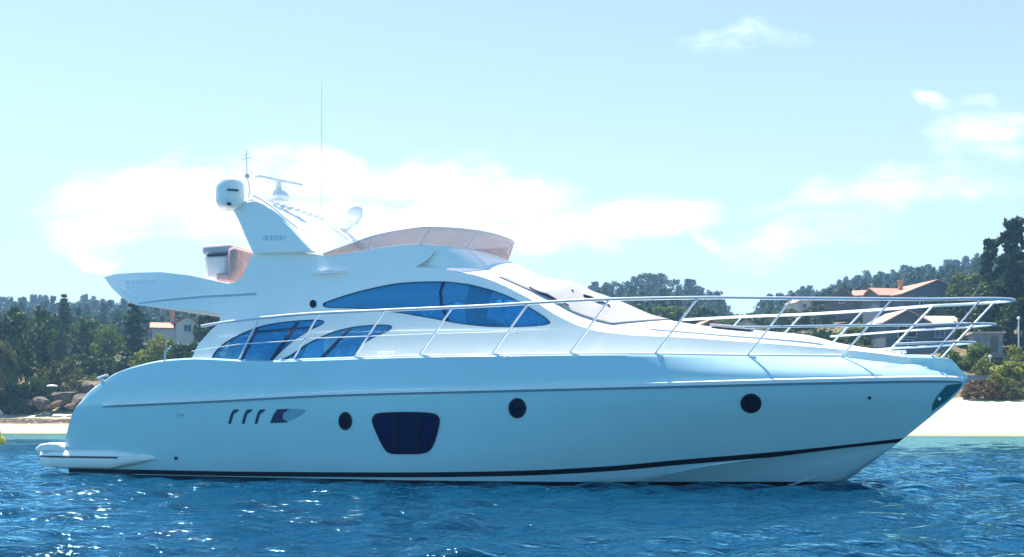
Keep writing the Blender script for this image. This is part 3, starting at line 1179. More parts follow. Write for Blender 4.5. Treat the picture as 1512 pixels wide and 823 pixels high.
p = a0.lerp(a1, .5)
MB().lathe([(.02, -.05), (.045, -.03), (.045, .03), (.02, .05)], p, 12).build('anchor_light', M['greyfab'], d)
for f, w in ((.83, .085), (.90, .05)):
    p = a0.lerp(a1, f)
    MB().tube([p - Vector((w, 0, .01)), p + Vector((w, .0, .02))], .008, 6).build('wind_sensor', M['greyfab'], d)
w0, w1 = at(474, 310, .2), at(475, 122, .2)
MB().tube([w0, w0.lerp(w1, .4), w1], [.008, .006, .004], 6).build('whip_aerial', M['steelsoft'], arch)

# --- aft flybridge furniture: wet bar under a grey cover, with a pinkish sofa back
s0, z0 = pb(336, 415, .9)
s1, z1 = pb(338, 371, .9)
m = MB().box((s0, -.9, (z0 + z1) / 2 - .06), (.60, .75, (z1 - z0) + .02))
wb = m.build('wet_bar', M['barbody'], yacht, bevel=.12)
MB().box((s0, -.9, z1 - .02), (.63, .78, .19)).build('bar_top', M['greyfab'], wb, bevel=.06)
MB().box((s0 + .02, -1.285, z1 - .13), (.42, .03, .03)).build('bar_handle', M['dark'], wb)
s2, z2 = pb(361, 384, .95)
sf = MB().box((s2, -.95, z2 - .12), (.20, .9, .62)).build('sofa_back', M['cushion'], yacht, bevel=.09)
MB().box((s2 - .16, -.95, z2 - .36), (.34, .9, .14)).build('sofa_seat', M['cushion'], sf, bevel=.04)

# --- rails
rail_px = px([(298, 482), (325, 477.5), (390, 469.5), (470, 463), (560, 459), (700, 453), (800, 447.5), (900, 443), (1030, 441), (1200, 443), (1400, 446)], lambda s, z: Td(s) - .12)
zrail = pchip([p[0] for p in rail_px] + [17.6], [p[1] for p in rail_px] + [rail_px[-1][1]])


def Trail(s, nose):
    """half breadth of the pulpit rail, closing in a round nose"""
    base = max(Td(min(s * (16.9 / max(nose, 16.9)), 16.8)) - .10, 0)
    if s > nose - 1.2:
        x = (s - (nose - 1.2)) / 1.2
        b0 = max(Td((nose - 1.2) * (16.9 / max(nose, 16.9))) - .10, .1)
        base = min(base + .02, b0) if x < .0 else b0 * max(1 - x ** 2.0, 0) ** .6
    return base


pulpit = empty('guard_rail'); pulpit.parent = yacht


def rail_loop(name, nose, s_near, s_far, zf, r, nz=0):
    pts = []
    sn_ = list(np.linspace(s_near, nose - .5, 50)) + list(nose - .5 * (1 - np.sin(np.linspace(0, math.pi / 2, 16)[1:])))
    for s in sn_:
        pts.append(Vector((s, -Trail(s, nose), zf(s))))
    sf_ = list(np.linspace(s_far, nose - .5, 40)) + list(nose - .5 * (1 - np.sin(np.linspace(0, math.pi / 2, 16)[1:])))
    for s in reversed(sf_[:-1]):
        pts.append(Vector((s, Trail(s, nose), zf(s))))
    return MB().tube(pts, r, 8).build(name, M['steel'], pulpit)


nose_s = pb(1497, 448, 0)[0]
rail_loop('top_rail', nose_s, rail_px[0][0], pb(1005, 479, lambda s, z: -(Td(s) - .12))[0], zrail, .026)
m_end = pb(1470, 479, 0)
l_end = pb(1440, 506, 0)
rail_loop('mid_rail', m_end[0], 13.5, 14.6, lambda s: m_end[1] - .06 * max(0, m_end[0] - s) / 3.5, .018)
rail_loop('low_rail', l_end[0], 15.7, 15.3, lambda s: l_end[1] - .05 * max(0, l_end[0] - s) / 2, .018)
# lower guard wire along the side deck
wp = px([(283, 519), (352, 508.5), (424, 504), (471, 499.5), (620, 494), (760, 490)], lambda s, z: Td(s) - .12)
MB().tube([(s, -(Td(s) - .12), z) for s, z in wp], .008, 6).build('guard_wire', M['steelsoft'], pulpit)

near_st = [((350, 537), (383, 470)), ((430, 533), (471, 463)), ((519, 531), (568, 459)), ((615, 526), (668, 455)), ((722, 523), (780, 449)), ((837, 521), (900, 443)),
           ((962, 521), (1031, 441.5)), ((1097, 522), (1170, 443)), ((1236, 525), (1318, 445)), ((1372, 528), (1449, 448))]
for (b, t) in near_st:
    s0, _ = pb(b[0], b[1], lambda s, z: Td(s) - .14)
    s1, _ = pb(t[0], t[1], lambda s, z: Trail(s, nose_s))
    p0 = Vector((s0, -max(min(Td(s0) - .14, Tedge(s0) - .06), .05), zt(min(s0, 16.3)) - .02)); p1 = Vector((s1, -Trail(s1, nose_s), zrail(s1)))
    st = MB().tube([p0, p1], .016, 8).build('stanchion', M['steel'], pulpit)
    MB().lathe([(.04, -.005), (.04, .02), (.022, .05)], p0, 10).build('stanchion_foot', M['steelsoft'], st)
far_st = [((1083, 489), (1095, 471)), ((1150, 505), (1184, 466)), ((1239, 509), (1275, 460)), ((1321, 521), (1378, 454)), ((1389, 531), (1468, 448))]
for (b, t) in far_st:
    s1, _ = pb(t[0], t[1], lambda s, z: -Trail(min(s, nose_s), nose_s))
    s1 = min(s1, nose_s - .02)
    s0 = s1 - .82
    p0 = Vector((s0, max(min(Td(s0) - .14, Tedge(s0) - .06), .05), zt(min(s0, 16.3)) - .02)); p1 = Vector((s1, Trail(s1, nose_s), zrail(s1)))
    MB().tube([p0, p1], .017, 8).build('stanchion', M['steel'], pulpit)

# toe rail: a white moulded edge along the deck, small chocks and cleats on it
for side in (-1, 1):
    pts = [(s, side * (Tedge(s) - .05), zt(s) + .02) for s in np.linspace(pb(408, 538, Th_hull)[0], 16.3, 110)]
    MB().tube(pts, .028, 8).build('toe_rail', M['gelwhite'], yacht)
    for u in (564, 1322):
        s, z = pb(u, 528, Th_hull)
        y = side * (Tedge(s) - .10)
        c = MB()
        c.tube([(s - .09, y, zt(s)), (s - .08, y, zt(s) + .10)], .018, 8).tube([(s + .09, y, zt(s)), (s + .08, y, zt(s) + .10)], .018, 8).tube([(s - .15, y, zt(s) + .10), (s + .15, y, zt(s) + .10)], .018, 8)
        c.build('cleat', M['steel'], yacht)
    for u in (658, 745, 848, 972, 1107, 1250):
        s, z = pb(u, 527, Th_hull)
        MB().box((s, side * (Tedge(s) + .004), zt(s) - .02), (.10, .03, .05)).build('toe_rail_joint', M['steelsoft'], yacht)
    # flat blue plate standing in for the step recess near the bow
    s, z = pb(1322, 537, Th_hull)
    V, Fc = slab(Tgun, px([(1306, 534), (1337, 536), (1337, 542), (1306, 541)], Tgun), .006, .02, (), .05, side)
    obj('bow_step', V, Fc, M['step'], yacht)
    # stern cleat and its fairlead on the quarter
    s, z = pb(150, 568, Th_hull)
    y = side * (Th_hull(s, 1.4) - .03)
    MB().tube([(s - .10, y, zt(s) + .06), (s + .12, y, zt(s + .12) + .05)], .03, 8).box((s, y, zt(s)), (.05, .05, .1)).build('stern_cleat', M['steelsoft'], yacht)
    s, z = pb(240, 533, Th_hull)
    y = side * (Th_hull(s, 2.0) - .06)
    MB().tube([(s, y, zt(s) - .02), (s + .02, y, zt(s) + .16), (s + .14, y, zt(s) + .28)], .014, 6).build('gate_post', M['steelsoft'], yacht)


# ================================================================== the place
# ------------------------------------------------------------------ terrain
def sstep(a, b, x):
    t = np.clip((np.asarray(x, float) - a) / (b - a), 0, 1)
    return t * t * (3 - 2 * t)


shore_t = ([-400, -80, -48, 0, 30, 52, 400], [135, 126, 117, 103, 94, 90, 84])
beach_t = ([-400, -60, -45, 0, 30, 45, 60, 400], [2.6, 2.6, 2.4, 2.6, 3.0, 3.3, 3.6, 4.0])
ridge_t = ([-700, -260, -175, -130, -95, -60, 0, 25, 45, 58, 66, 72, 82, 105, 140, 170, 240, 700], [32, 30, 28, 29, 28, 27, 29, 33, 34, 32, 30, 28, 31, 36, 42, 47, 58, 62])


def vnoise(x, y, sc_, seed):
    r = np.random.default_rng(seed)
    out = np.zeros_like(np.asarray(x, float))
    for k in range(6):
        a = r.uniform(0, 2 * math.pi); f = r.uniform(.5, 1.6) / sc_
        out = out + np.sin((np.cos(a) * x + np.sin(a) * y) * f * 6.28 + r.uniform(0, 6.28))
    return out / 6


def ground(x, y):
    x = np.asarray(x, float); y = np.asarray(y, float)
    sh = np.interp(x, *shore_t)
    d = y - sh
    b = np.interp(x, *beach_t)
    z = np.where(d < 0, np.maximum(d * .12, -3), b * np.clip(d / 17, 0, 1) ** .9)
    rg = np.interp(x * 350 / np.maximum(y, 60), *ridge_t) * 1.72
    t = np.clip((d - 17) / (600 - 17 - sh), 0, 1.5)
    z = z + np.where(d > 17, (rg - b) * np.minimum(t, 1) ** .85, 0) - np.where(t > 1, (t - 1) * 60, 0)
    z = z + np.where(d > 12, sstep(12, 30, d), 0) * vnoise(x, y, 40, 5) * 1.2 + vnoise(x, y, 5, 8) * .10 * sstep(-2, 10, d)
    # earth bank behind the left beach
    z = z + sstep(16, 22, d) * 2.0 * sstep(-20, -40, x)
    return z


def G(u, v, y0=95, y1=600):
    """where the line of sight through a photo pixel meets the ground"""
    ys = np.arange(y0, y1, .5)
    zs = ground((u - CX) / F * ys, ys)
    ray = H + (HOR - v) / F * ys
    k = np.nonzero(ray <= zs)[0]
    Y = ys[k[0]] if len(k) else y1
    x = (u - CX) / F * Y
    return Vector((x, Y, float(ground(x, Y))))


def mat_terrain():
    m = bpy.data.materials.new('ground')
    m.use_nodes = True
    t = m.node_tree
    L = t.links.new
    b = t.nodes['Principled BSDF']
    geo = nd(t, 'ShaderNodeNewGeometry')
    at_ = nd(t, 'ShaderNodeAttribute', attribute_name='inland')
    n1 = nd(t, 'ShaderNodeTexNoise'); n1.inputs['Scale'].default_value = .25; n1.inputs['Detail'].default_value = 7; L(geo.outputs['Position'], n1.inputs['Vector'])
    n2 = nd(t, 'ShaderNodeTexNoise'); n2.inputs['Scale'].default_value = 1.6; n2.inputs['Detail'].default_value = 6; L(geo.outputs['Position'], n2.inputs['Vector'])
    sand = nd(t, 'ShaderNodeMix', data_type='RGBA'); L(n2.outputs[0], sand.inputs[0]); sand.inputs[6].default_value = (.54, .49, .34, 1); sand.inputs[7].default_value = (.62, .58, .41, 1)
    soil = nd(t, 'ShaderNodeValToRGB'); L(n2.outputs[0], soil.inputs[0])
    soil.color_ramp.elements[0].color = (.030, .045, .018, 1); soil.color_ramp.elements[0].position = .35
    soil.color_ramp.elements[1].color = (.24, .17, .09, 1); soil.color_ramp.elements[1].position = .58
    # weed line on the left beach: dry brown wrack lying between two tide marks
    wr = nd(t, 'ShaderNodeAttribute', attribute_name='wrack')
    w = mth(t, 'MULTIPLY', wr.outputs['Fac'], mth(t, 'MULTIPLY_ADD', n2.outputs[0], 5.0, -1.3, clamp=True), clamp=True)
    sw = nd(t, 'ShaderNodeMix', data_type='RGBA'); L(w, sw.inputs[0]); L(sand.outputs[2], sw.inputs[6]); sw.inputs[7].default_value = (.055, .028, .013, 1)
    wet = nd(t, 'ShaderNodeAttribute', attribute_name='wet')
    wm = nd(t, 'ShaderNodeMix', data_type='RGBA', blend_type='MULTIPLY'); L(wet.outputs['Fac'], wm.inputs[0]); L(sw.outputs[2], wm.inputs[6]); wm.inputs[7].default_value = (.55, .5, .45, 1)
    f = mth(t, 'ADD', at_.outputs['Fac'], mth(t, 'MULTIPLY_ADD', n1.outputs[0], .5, -.25), clamp=True)
    mr = nd(t, 'ShaderNodeMapRange', interpolation_type='SMOOTHSTEP'); L(f, mr.inputs[0]); mr.inputs[1].default_value = .40; mr.inputs[2].default_value = .60
    mx = nd(t, 'ShaderNodeMix', data_type='RGBA'); L(mr.outputs[0], mx.inputs[0]); L(wm.outputs[2], mx.inputs[6]); L(soil.outputs[0], mx.inputs[7])
    L(mx.outputs[2], b.inputs['Base Color'])
    b.inputs['Roughness'].default_value = .9
    b.inputs['Specular IOR Level'].default_value = .2
    bp = nd(t, 'ShaderNodeBump'); bp.inputs['Strength'].default_value = .6; bp.inputs['Distance'].default_value = .3; L(n2.outputs[0], bp.inputs['Height']); L(bp.outputs[0], b.inputs['Normal'])
    return m


def build_terrain():
    ys = np.concatenate([np.arange(72, 160, .8), np.arange(160, 640, 4.5), np.arange(640, 900, 20)])
    xs = np.concatenate([np.arange(-460, -110, 10), np.arange(-110, 110, 1.2), np.arange(110, 461, 10)])
    X, Y = np.meshgrid(xs, ys)
    Z = ground(X, Y)
    nx, ny = len(xs), len(ys)
    V = np.stack([X.ravel(), Y.ravel(), Z.ravel()], 1)
    i = np.arange(nx * ny).reshape(ny, nx)
    Fq = np.stack([i[:-1, :-1].ravel(), i[:-1, 1:].ravel(), i[1:, 1:].ravel(), i[1:, :-1].ravel()], 1)
    me = bpy.data.meshes.new('terrain')
    me.from_pydata(V.tolist(), [], Fq.tolist())
    me.polygons.foreach_set('use_smooth', [True] * len(me.polygons))
    d = (Y - np.interp(X, *shore_t)).ravel()
    for nm, val in (('inland', sstep(12, 22, d)), ('wrack', (sstep(4.5, 7, d) * (1 - sstep(9.5, 12, d)) * sstep(-25, -34, X.ravel()))), ('wet', 1 - sstep(.2, 1.6, d))):
        at = me.attributes.new(nm, 'FLOAT', 'POINT')
        at.data.foreach_set('value', val.astype(np.float32))
    o = link('terrain', me, mat_terrain())
    o['kind'] = 'structure'
    return o


build_terrain()


# ------------------------------------------------------------------ water
def build_water():
    ys = np.concatenate([np.arange(-60, 3, 3.0), np.arange(3, 22, .065), np.arange(22, 45, .16), np.arange(45, 100, .6), np.arange(100, 146, 2.5)])
    xm = np.arange(-10.5, 10.5, .075)
    x1 = [10.5]
    while x1[-1] < 420:
        x1.append(x1[-1] + max(.10, (x1[-1] - 9.5) * .045))
    x1 = np.array(x1)
    xs = np.concatenate([-x1[::-1], xm[1:], x1[0:]])
    X, Y = np.meshgrid(xs, ys)
    Z = np.zeros_like(X)
    DX = np.zeros_like(X); DY = np.zeros_like(X)
    r = np.random.default_rng(3)
    dist = np.hypot(X, Y)
    wind = math.radians(-68)
    for k in range(90):
        lam = .26 * (10 ** (r.uniform(0, 1.0)))
        th = wind + r.normal(0, .55)
        A = .0075 * lam ** .85 * r.uniform(.5, 1.2)
        kx, ky = math.cos(th) * 2 * math.pi / lam, math.sin(th) * 2 * math.pi / lam
        ph = kx * X + ky * Y + r.uniform(0, 6.28)
        spc = np.maximum(.07, (dist - 20) * .012)               # waves too short for the sheet's spacing fade out
        w = np.clip((lam / spc - 2.5) / 3, 0, 1)
        Z += w * A * np.sin(ph)
        DX -= w * A * .9 * math.cos(th) * np.cos(ph)
        DY -= w * A * .9 * math.sin(th) * np.cos(ph)
    gust = .75 + .45 * vnoise(X, Y, 14, 21)
    Z *= gust; DX *= gust; DY *= gust
    nx, ny = len(xs), len(ys)
    V = np.stack([(X + DX).ravel(), (Y + DY).ravel(), Z.ravel()], 1)
    i = np.arange(nx * ny).reshape(ny, nx)
    Fq = np.stack([i[:-1, :-1].ravel(), i[:-1, 1:].ravel(), i[1:, 1:].ravel(), i[1:, :-1].ravel()], 1)
    me = bpy.data.meshes.new('water')
    me.vertices.add(len(V)); me.vertices.foreach_set('co', V.astype(np.float32).ravel())
    me.loops.add(Fq.size); me.loops.foreach_set('vertex_index', Fq.astype(np.int32).ravel())
    me.polygons.add(len(Fq)); me.polygons.foreach_set('loop_start', (np.arange(len(Fq)) * 4).astype(np.int32))
    me.update(calc_edges=True)
    me.polygons.foreach_set('use_smooth', [True] * len(me.polygons))
    m = bpy.data.materials.new('sea_water')
    m.use_nodes = True
    t = m.node_tree
    L = t.links.new
    t.nodes.remove(t.nodes['Principled BSDF'])
    geo = nd(t, 'ShaderNodeNewGeometry')
    n1 = nd(t, 'ShaderNodeTexNoise'); n1.inputs['Scale'].default_value = .12; n1.inputs['Detail'].default_value = 4; L(geo.outputs['Position'], n1.inputs['Vector'])
    mx = nd(t, 'ShaderNodeMix', data_type='RGBA'); L(n1.outputs[0], mx.inputs[0]); mx.inputs[6].default_value = WATER_A; mx.inputs[7].default_value = WATER_B
    df = nd(t, 'ShaderNodeBsdfDiffuse'); L(mx.outputs[2], df.inputs[0])
    gl = nd(t, 'ShaderNodeBsdfGlossy'); gl.inputs['Color'].default_value = WATER_TINT; gl.inputs['Roughness'].default_value = .05
    fr = nd(t, 'ShaderNodeFresnel'); fr.inputs['IOR'].default_value = 1.33
    ms = nd(t, 'ShaderNodeMixShader'); L(mth(t, 'MULTIPLY', fr.outputs[0], WATER_SPEC), ms.inputs[0])
    L(df.outputs[0], ms.inputs[1]); L(gl.outputs[0], ms.inputs[2]); L(ms.outputs[0], t.nodes['Material Output'].inputs[0])
    mp = nd(t, 'ShaderNodeMapping'); mp.inputs['Scale'].default_value = (1, 1.8, 1); L(geo.outputs['Position'], mp.inputs[0])
    h = None
    for scl, amp in ((2.2, .055), (6.5, .023), (17, .010)):
        n = nd(t, 'ShaderNodeTexNoise'); n.inputs['Scale'].default_value = scl; n.inputs['Detail'].default_value = 2; L(mp.outputs[0], n.inputs['Vector'])
        q = mth(t, 'MULTIPLY', n.outputs[0], amp)
        h = q if h is None else mth(t, 'ADD', h, q)
    bp = nd(t, 'ShaderNodeBump'); bp.inputs['Strength'].default_value = 1; bp.inputs['Distance'].default_value = 1.0
    L(h, bp.inputs['Height'])
    for sh in (df, gl, fr):
        L(bp.outputs[0], sh.inputs['Normal'])
    o = link('sea_water', me, m)
    o['kind'] = 'structure'
    return o


WATER_A, WATER_B, WATER_SPEC, WATER_TINT = (.000, .015, .038, 1), (.000, .028, .060, 1), 1.08, (.37, .82, 1.0, 1)
build_water()

# ------------------------------------------------------------------ trees
FOL = {
    'dark': mat_foliage('dark_foliage', (.005, .024, .008), (.085, .140, .024), .22),
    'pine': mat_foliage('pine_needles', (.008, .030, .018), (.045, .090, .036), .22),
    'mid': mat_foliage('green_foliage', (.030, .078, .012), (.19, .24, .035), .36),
    'far': mat_foliage('hazed_pine_needles', (.020, .058, .034), (.095, .150, .075), .35),  # distance haze put into the colour, paler than the near needles
    'olive': mat_foliage('olive_foliage', (.065, .080, .022), (.24, .22, .06), .32),
    'lime': mat_foliage('yellow_green_foliage', (.09, .12, .015), (.34, .34, .05), .35),
    'brown': mat_foliage('dry_brown_foliage', (.10, .055, .025), (.27, .17, .085), .25),
}
BARK = mat('bark', (.07, .052, .04), .9, noise=.3, nscale=6, bump=.4, bscale=14)


def leaves(centres, radii, per, size, r, flat=1.0, jit=.35):
    """many small leaf-sized quads scattered through clumps"""
    V, Fq = [], []
    for c, ra in zip(centres, radii):
        n = per
        d = r.normal(size=(n, 3)); d /= np.linalg.norm(d, axis=1)[:, None]
        rad = ra * r.uniform(.35, 1.0, n) ** .6
        P = np.asarray(c) + d * rad[:, None] * np.array([1, 1, flat])
        nrm = d + r.normal(size=(n, 3)) * .8
        nrm /= np.linalg.norm(nrm, axis=1)[:, None]
        ref = r.normal(size=(n, 3))
        a = np.cross(nrm, ref); a /= np.linalg.norm(a, axis=1)[:, None]
        b = np.cross(nrm, a)
        s = size * r.uniform(1 - jit, 1 + jit, n)[:, None]
        q = np.stack([P - a * s - b * s * .2, P - b * s * .6 + a * s * .1, P + a * s + b * s * .15, P + b * s * .65], 1)
        V.append(q.reshape(-1, 3))
    V = np.concatenate(V)
    Fq = np.arange(len(V)).reshape(-1, 4)
    return V, Fq


def np_mesh(name, V, Fq):
    me = bpy.data.meshes.new(name)
    me.vertices.add(len(V)); me.vertices.foreach_set('co', np.asarray(V, np.float32).ravel())
    me.loops.add(Fq.size); me.loops.foreach_set('vertex_index', np.asarray(Fq, np.int32).ravel())
    me.polygons.add(len(Fq)); me.polygons.foreach_set('loop_start', (np.arange(len(Fq)) * Fq.shape[1]).astype(np.int32))
    me.update(calc_edges=True)
    return me


def crown_clumps(kind, r):
    """unit tree of height 1; crown radius about .35 (scaled in width afterwards)"""
    C, Rr = [], []
    if kind == 'broad':
        for k in range(46):
            h = r.uniform(.22, .93)
            w = .40 * math.sin(math.pi * min(max((h - .08) / .95, 0), 1)) ** .6
            a = r.uniform(0, 6.28); q = w * r.uniform(.25, 1.0) ** .6
            C.append((q * math.cos(a), q * math.sin(a), h)); Rr.append(r.uniform(.07, .14))
    elif kind == 'stone_pine':
        for k in range(40):
            a = r.uniform(0, 6.28); q = .50 * r.uniform(0, 1) ** .55
            h = .90 - .22 * (q / .5) ** 2 + r.uniform(-.12, .05)
            C.append((q * math.cos(a), q * math.sin(a), h)); Rr.append(r.uniform(.07, .12))
    elif kind == 'pine':
        for k in range(58):
            h = r.uniform(.25, .97)
            w = .30 * (1.02 - h) ** .55 * (.7 + .3 * math.sin(h * 19)) + .02
            a = r.uniform(0, 6.28); q = w * r.uniform(.2, 1.1)
            C.append((q * math.cos(a), q * math.sin(a), h)); Rr.append(r.uniform(.045, .085) * (1.25 - .5 * h))
    elif kind == 'spire':
        for t in np.linspace(.1, .97, 15):
            w = .26 * (1 - t) ** .8 + .01
            for j in range(5):
                a = j * 1.257 + t * 11 + r.uniform(-.3, .3); q = w * r.uniform(.4, 1)
                C.append((q * math.cos(a), q * math.sin(a), t - q * .12)); Rr.append(.03 + .06 * (1 - t))
    elif kind == 'bush':
        for k in range(34):
            a = r.uniform(0, 6.28); q = .48 * r.uniform(0, 1) ** .5
            h = r.uniform(.10, .84 - .55 * (q / .5) ** 2.5 + .06)
            C.append((q * math.cos(a), q * math.sin(a), h)); Rr.append(r.uniform(.10, .19))
    return C, Rr


KIND_NAME = {'broad': 'broadleaf_tree', 'stone_pine': 'umbrella_pine', 'pine': 'pine_tree', 'spire': 'conifer_tree', 'bush': 'bush'}


def make_tree_meshes(kind, seed, per=60, size=.022):
    r = np.random.default_rng(seed)
    C, Rr = crown_clumps(kind, r)
    flat = {'stone_pine': .6, 'pine': .55, 'spire': .6}.get(kind, .85)
    V, Fq = leaves(C, Rr, per, size, r, flat)
    crown = np_mesh('crown', V, Fq)
    tb = MB()
    top = {'broad': .62, 'stone_pine': .82, 'pine': .93, 'spire': .97, 'bush': .35}[kind]
    rb = {'bush': .02}.get(kind, .022)
    bend = r.normal(0, .02, 2)
    pts = [(bend[0] * math.sin(f * 3), bend[1] * math.sin(f * 2.4), f * top - .06) for f in np.linspace(0, 1, 7)]
    tb.tube(pts, [rb * (1 - .72 * f) for f in np.linspace(0, 1, 7)], 7)
    idx = r.choice(len(C), min(9, len(C)), replace=False)
    for k in idx:
        c = C[k]
        h0 = max(.08, min(c[2] - .12 - .2 * abs(c[0]), top - .06))
        tb.tube([(0, 0, h0), (c[0] * .5, c[1] * .5, (h0 + c[2]) / 2 + .02), c], [rb * .45, rb * .3, rb * .12], 5)
    trunk = mesh('trunk', tb.v, tb.f, True, 60)
    return crown, trunk


TM = {}
for k, (kind, seeds) in enumerate((('broad', (1, 2, 3)), ('stone_pine', (4, 5)), ('pine', (6, 7, 8)), ('spire', (9,)), ('bush', (10, 11, 12)))):
    TM[kind] = [make_tree_meshes(kind, sd_, 60 if kind in ('broad', 'bush') else 60, {'broad': .031, 'bush': .05, 'pine': .020, 'spire': .018, 'stone_pine': .024}[kind]) for sd_ in seeds]
_tc = [0]


def tree(kind, u, vtop, wpx, Y, fol, label, cat=None, group=None, vbase=None, parent_grp=None):
    """a tree standing on the ground at depth Y, its tip at photo row vtop, wpx photo pixels wide"""
    if vbase is not None:
        p = G(u, vbase)
    else:
        x = (u - CX) / F * Y
        p = Vector((x, Y, float(ground(x, Y))))
    Y = p.y
    ztop = H + (HOR - vtop) / F * Y
    h = max(ztop - p.z, .6)
    w = wpx / F * Y
    cw = {'broad': .86, 'stone_pine': 1.12, 'pine': .62, 'spire': .55, 'bush': 1.15}[kind]
    i = _tc[0]; _tc[0] += 1
    crown, trunk = TM[kind][i % len(TM[kind])]
    root = empty(KIND_NAME[kind], p, random.uniform(0, 6.28))
    root.scale = (w / cw, w / cw, h)
    c = bpy.data.objects.new('crown', crown); COL.objects.link(c); c.parent = root
    if not crown.materials:
        crown.materials.append(None)
    c.material_slots[0].link = 'OBJECT'; c.material_slots[0].material = FOL[fol]
    tk = bpy.data.objects.new('trunk' if kind != 'bush' else 'stem', trunk); COL.objects.link(tk); tk.parent = root
    if not trunk.materials:
        trunk.materials.append(BARK)
    tag(root, label, cat or ('bush' if kind == 'bush' else 'tree'), group)
    return root


# left shore
tree('broad', 38, 452, 92, 140, 'dark', 'big dark rounded tree at the left edge above the bank')
tree('broad', -6, 470, 70, 136, 'dark', 'dark tree cut off by the left edge of the view')
tree('broad', 8, 505, 44, 134, 'olive', 'small olive tree at the far left in front of the big dark tree')
tree('bush', 88, 518, 62, 139, 'olive', 'rounded olive bush at the top of the rocky bank, right of the big dark tree')
tree('bush', 112, 556, 52, 136, 'olive', 'low olive scrub on the bank just above the big rocks')
tree('bush', 22, 548, 64, 133, 'dark', 'dark low bush hanging over the left beach')
tree('bush', 57, 540, 50, 134, 'dark', 'dark bush between the far left tree and the rocks')
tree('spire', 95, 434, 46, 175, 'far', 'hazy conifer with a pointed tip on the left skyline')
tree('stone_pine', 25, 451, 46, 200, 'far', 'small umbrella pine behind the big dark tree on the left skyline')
tree('broad', 128, 468, 62, 165, 'mid', 'green tree left of the tall dark tree, below the pointed conifer')
tree('broad', 66, 462, 60, 160, 'dark', 'dark tree just right of the big dark rounded tree')
tree('broad', 160, 480, 54, 158, 'mid', 'mid green tree standing just left of the tall dark tree')
tree('pine', 198, 446, 66, 160, 'dark', 'tall dark tree just under the tip of the flybridge wing')
tree('bush', 122, 517, 60, 153, 'dark', 'dark hedge bush above the dry earth bank')
tree('bush', 160, 519, 54, 153, 'dark', 'second dark hedge bush above the dry earth bank, towards the yacht')
tree('bush', 190, 516, 50, 150, 'dark', 'dark hedge bush at the foot of the tall dark tree')
tree('bush', 238, 484, 62, 150, 'lime', 'bright yellow green bush in front of the left house')
tree('bush', 214, 504, 44, 148, 'lime', 'small yellow green bush left of the bright one')
tree('broad', 308, 456, 44, 160, 'dark', 'dark rounded tree right of the left house')
tree('bush', 268, 500, 60, 145, 'dark', 'dark bush beside the stern gate post of the yacht')
tree('bush', 298, 488, 60, 145, 'dark', 'dark bush right behind the aft end of the cabin')
tree('bush', 232, 512, 50, 143, 'dark', 'dark bush below the bright yellow green one')
# middle, seen through the rails
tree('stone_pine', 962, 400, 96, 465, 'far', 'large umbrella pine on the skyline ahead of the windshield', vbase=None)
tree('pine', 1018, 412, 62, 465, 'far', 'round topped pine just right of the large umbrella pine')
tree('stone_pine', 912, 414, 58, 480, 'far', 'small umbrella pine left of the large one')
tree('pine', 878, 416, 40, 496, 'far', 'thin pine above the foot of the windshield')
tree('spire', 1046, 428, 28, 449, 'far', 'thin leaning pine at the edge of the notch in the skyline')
for k, (u, v, w, Y, f) in enumerate([(930, 448, 70, 230, 'dark'), (985, 452, 76, 220, 'mid'), (1035, 455, 60, 215, 'dark'), (1070, 470, 56, 205, 'mid'), (1120, 462, 60, 210, 'dark'), (1165, 456, 60, 205, 'mid'),
                                   (1205, 452, 56, 200, 'dark')]):
    tree('broad', u, v, w, Y, f, ['dark tree behind the coachroof under the large umbrella pine', 'green tree under the round topped pine', 'dark tree left of the skyline notch', 'green tree below the skyline notch',
                                  'dark tree right of the skyline notch', 'green tree behind the fore rail, left of the small roofs', 'dark tree below the small roofed house'][k])
# right shore
tree('pine', 1496, 322, 104, 132, 'pine', 'tallest dark pine rising at the right edge of the view')
tree('pine', 1462, 352, 78, 138, 'pine', 'dark pine just left of the tallest one')
tree('pine', 1535, 350, 100, 128, 'pine', 'dark pine cut off by the right edge of the view')
tree('broad', 1478, 415, 84, 134, 'dark', 'dark tree at the foot of the tall pines')
tree('broad', 1428, 402, 66, 165, 'mid', 'green rounded tree between the big red roof and the tall pines')
tree('broad', 1384, 436, 40, 160, 'dark', 'dark small tree right under the big red roof')
tree('broad', 1505, 440, 60, 128, 'dark', 'dark tree behind the lamp post')
tree('bush', 1258, 470, 60, 150, 'mid', 'green bush left of the grey house with the pink roof')
tree('bush', 1212, 478, 64, 150, 'dark', 'dark bush behind the raised front of the coachroof')
tree('bush', 1165, 480, 50, 150, 'mid', 'green bush right of the small pink roof')
tree('bush', 1272, 496, 50, 128, 'olive', 'olive bush at the left foot of the grey house')
tree('broad', 1425, 470, 40, 140, 'dark', 'dark tree right of the grey house')
tree('bush', 1444, 500, 54, 122, 'mid', 'green bush in front of the grey hut')
tree('bush', 1408, 506, 44, 124, 'mid', 'green bush left of the grey hut behind the pulpit')
tree('bush', 1452, 520, 36, 116, 'lime', 'small yellow green bush by the white lamp at the wall')
tree('bush', 1496, 528, 74, 111, 'lime', 'broad yellow green bush at the right edge above the sand')
tree('bush', 1505, 498, 44, 118, 'lime', 'yellow green bush behind the broad one at the right edge')
tree('bush', 1442, 554, 46, 109, 'brown', 'dry brown bush at the top of the right beach')
tree('bush', 1468, 560, 34, 108, 'brown', 'small dry brown bush between the brown and the yellow green bushes')
tree('bush', 1500, 556, 50, 108, 'olive', 'low olive scrub under the yellow green bush at the right edge')


tree('broad', 1286, 446, 40, 185, 'dark', 'small dark tree between the dark cottage and the big red roof')
tree('broad', 1412, 442, 44, 158, 'dark', 'dark tree against the right wall of the big villa')
tree('bush', 1330, 476, 46, 160, 'mid', 'green bush between the big red roof and the pink roof below it')


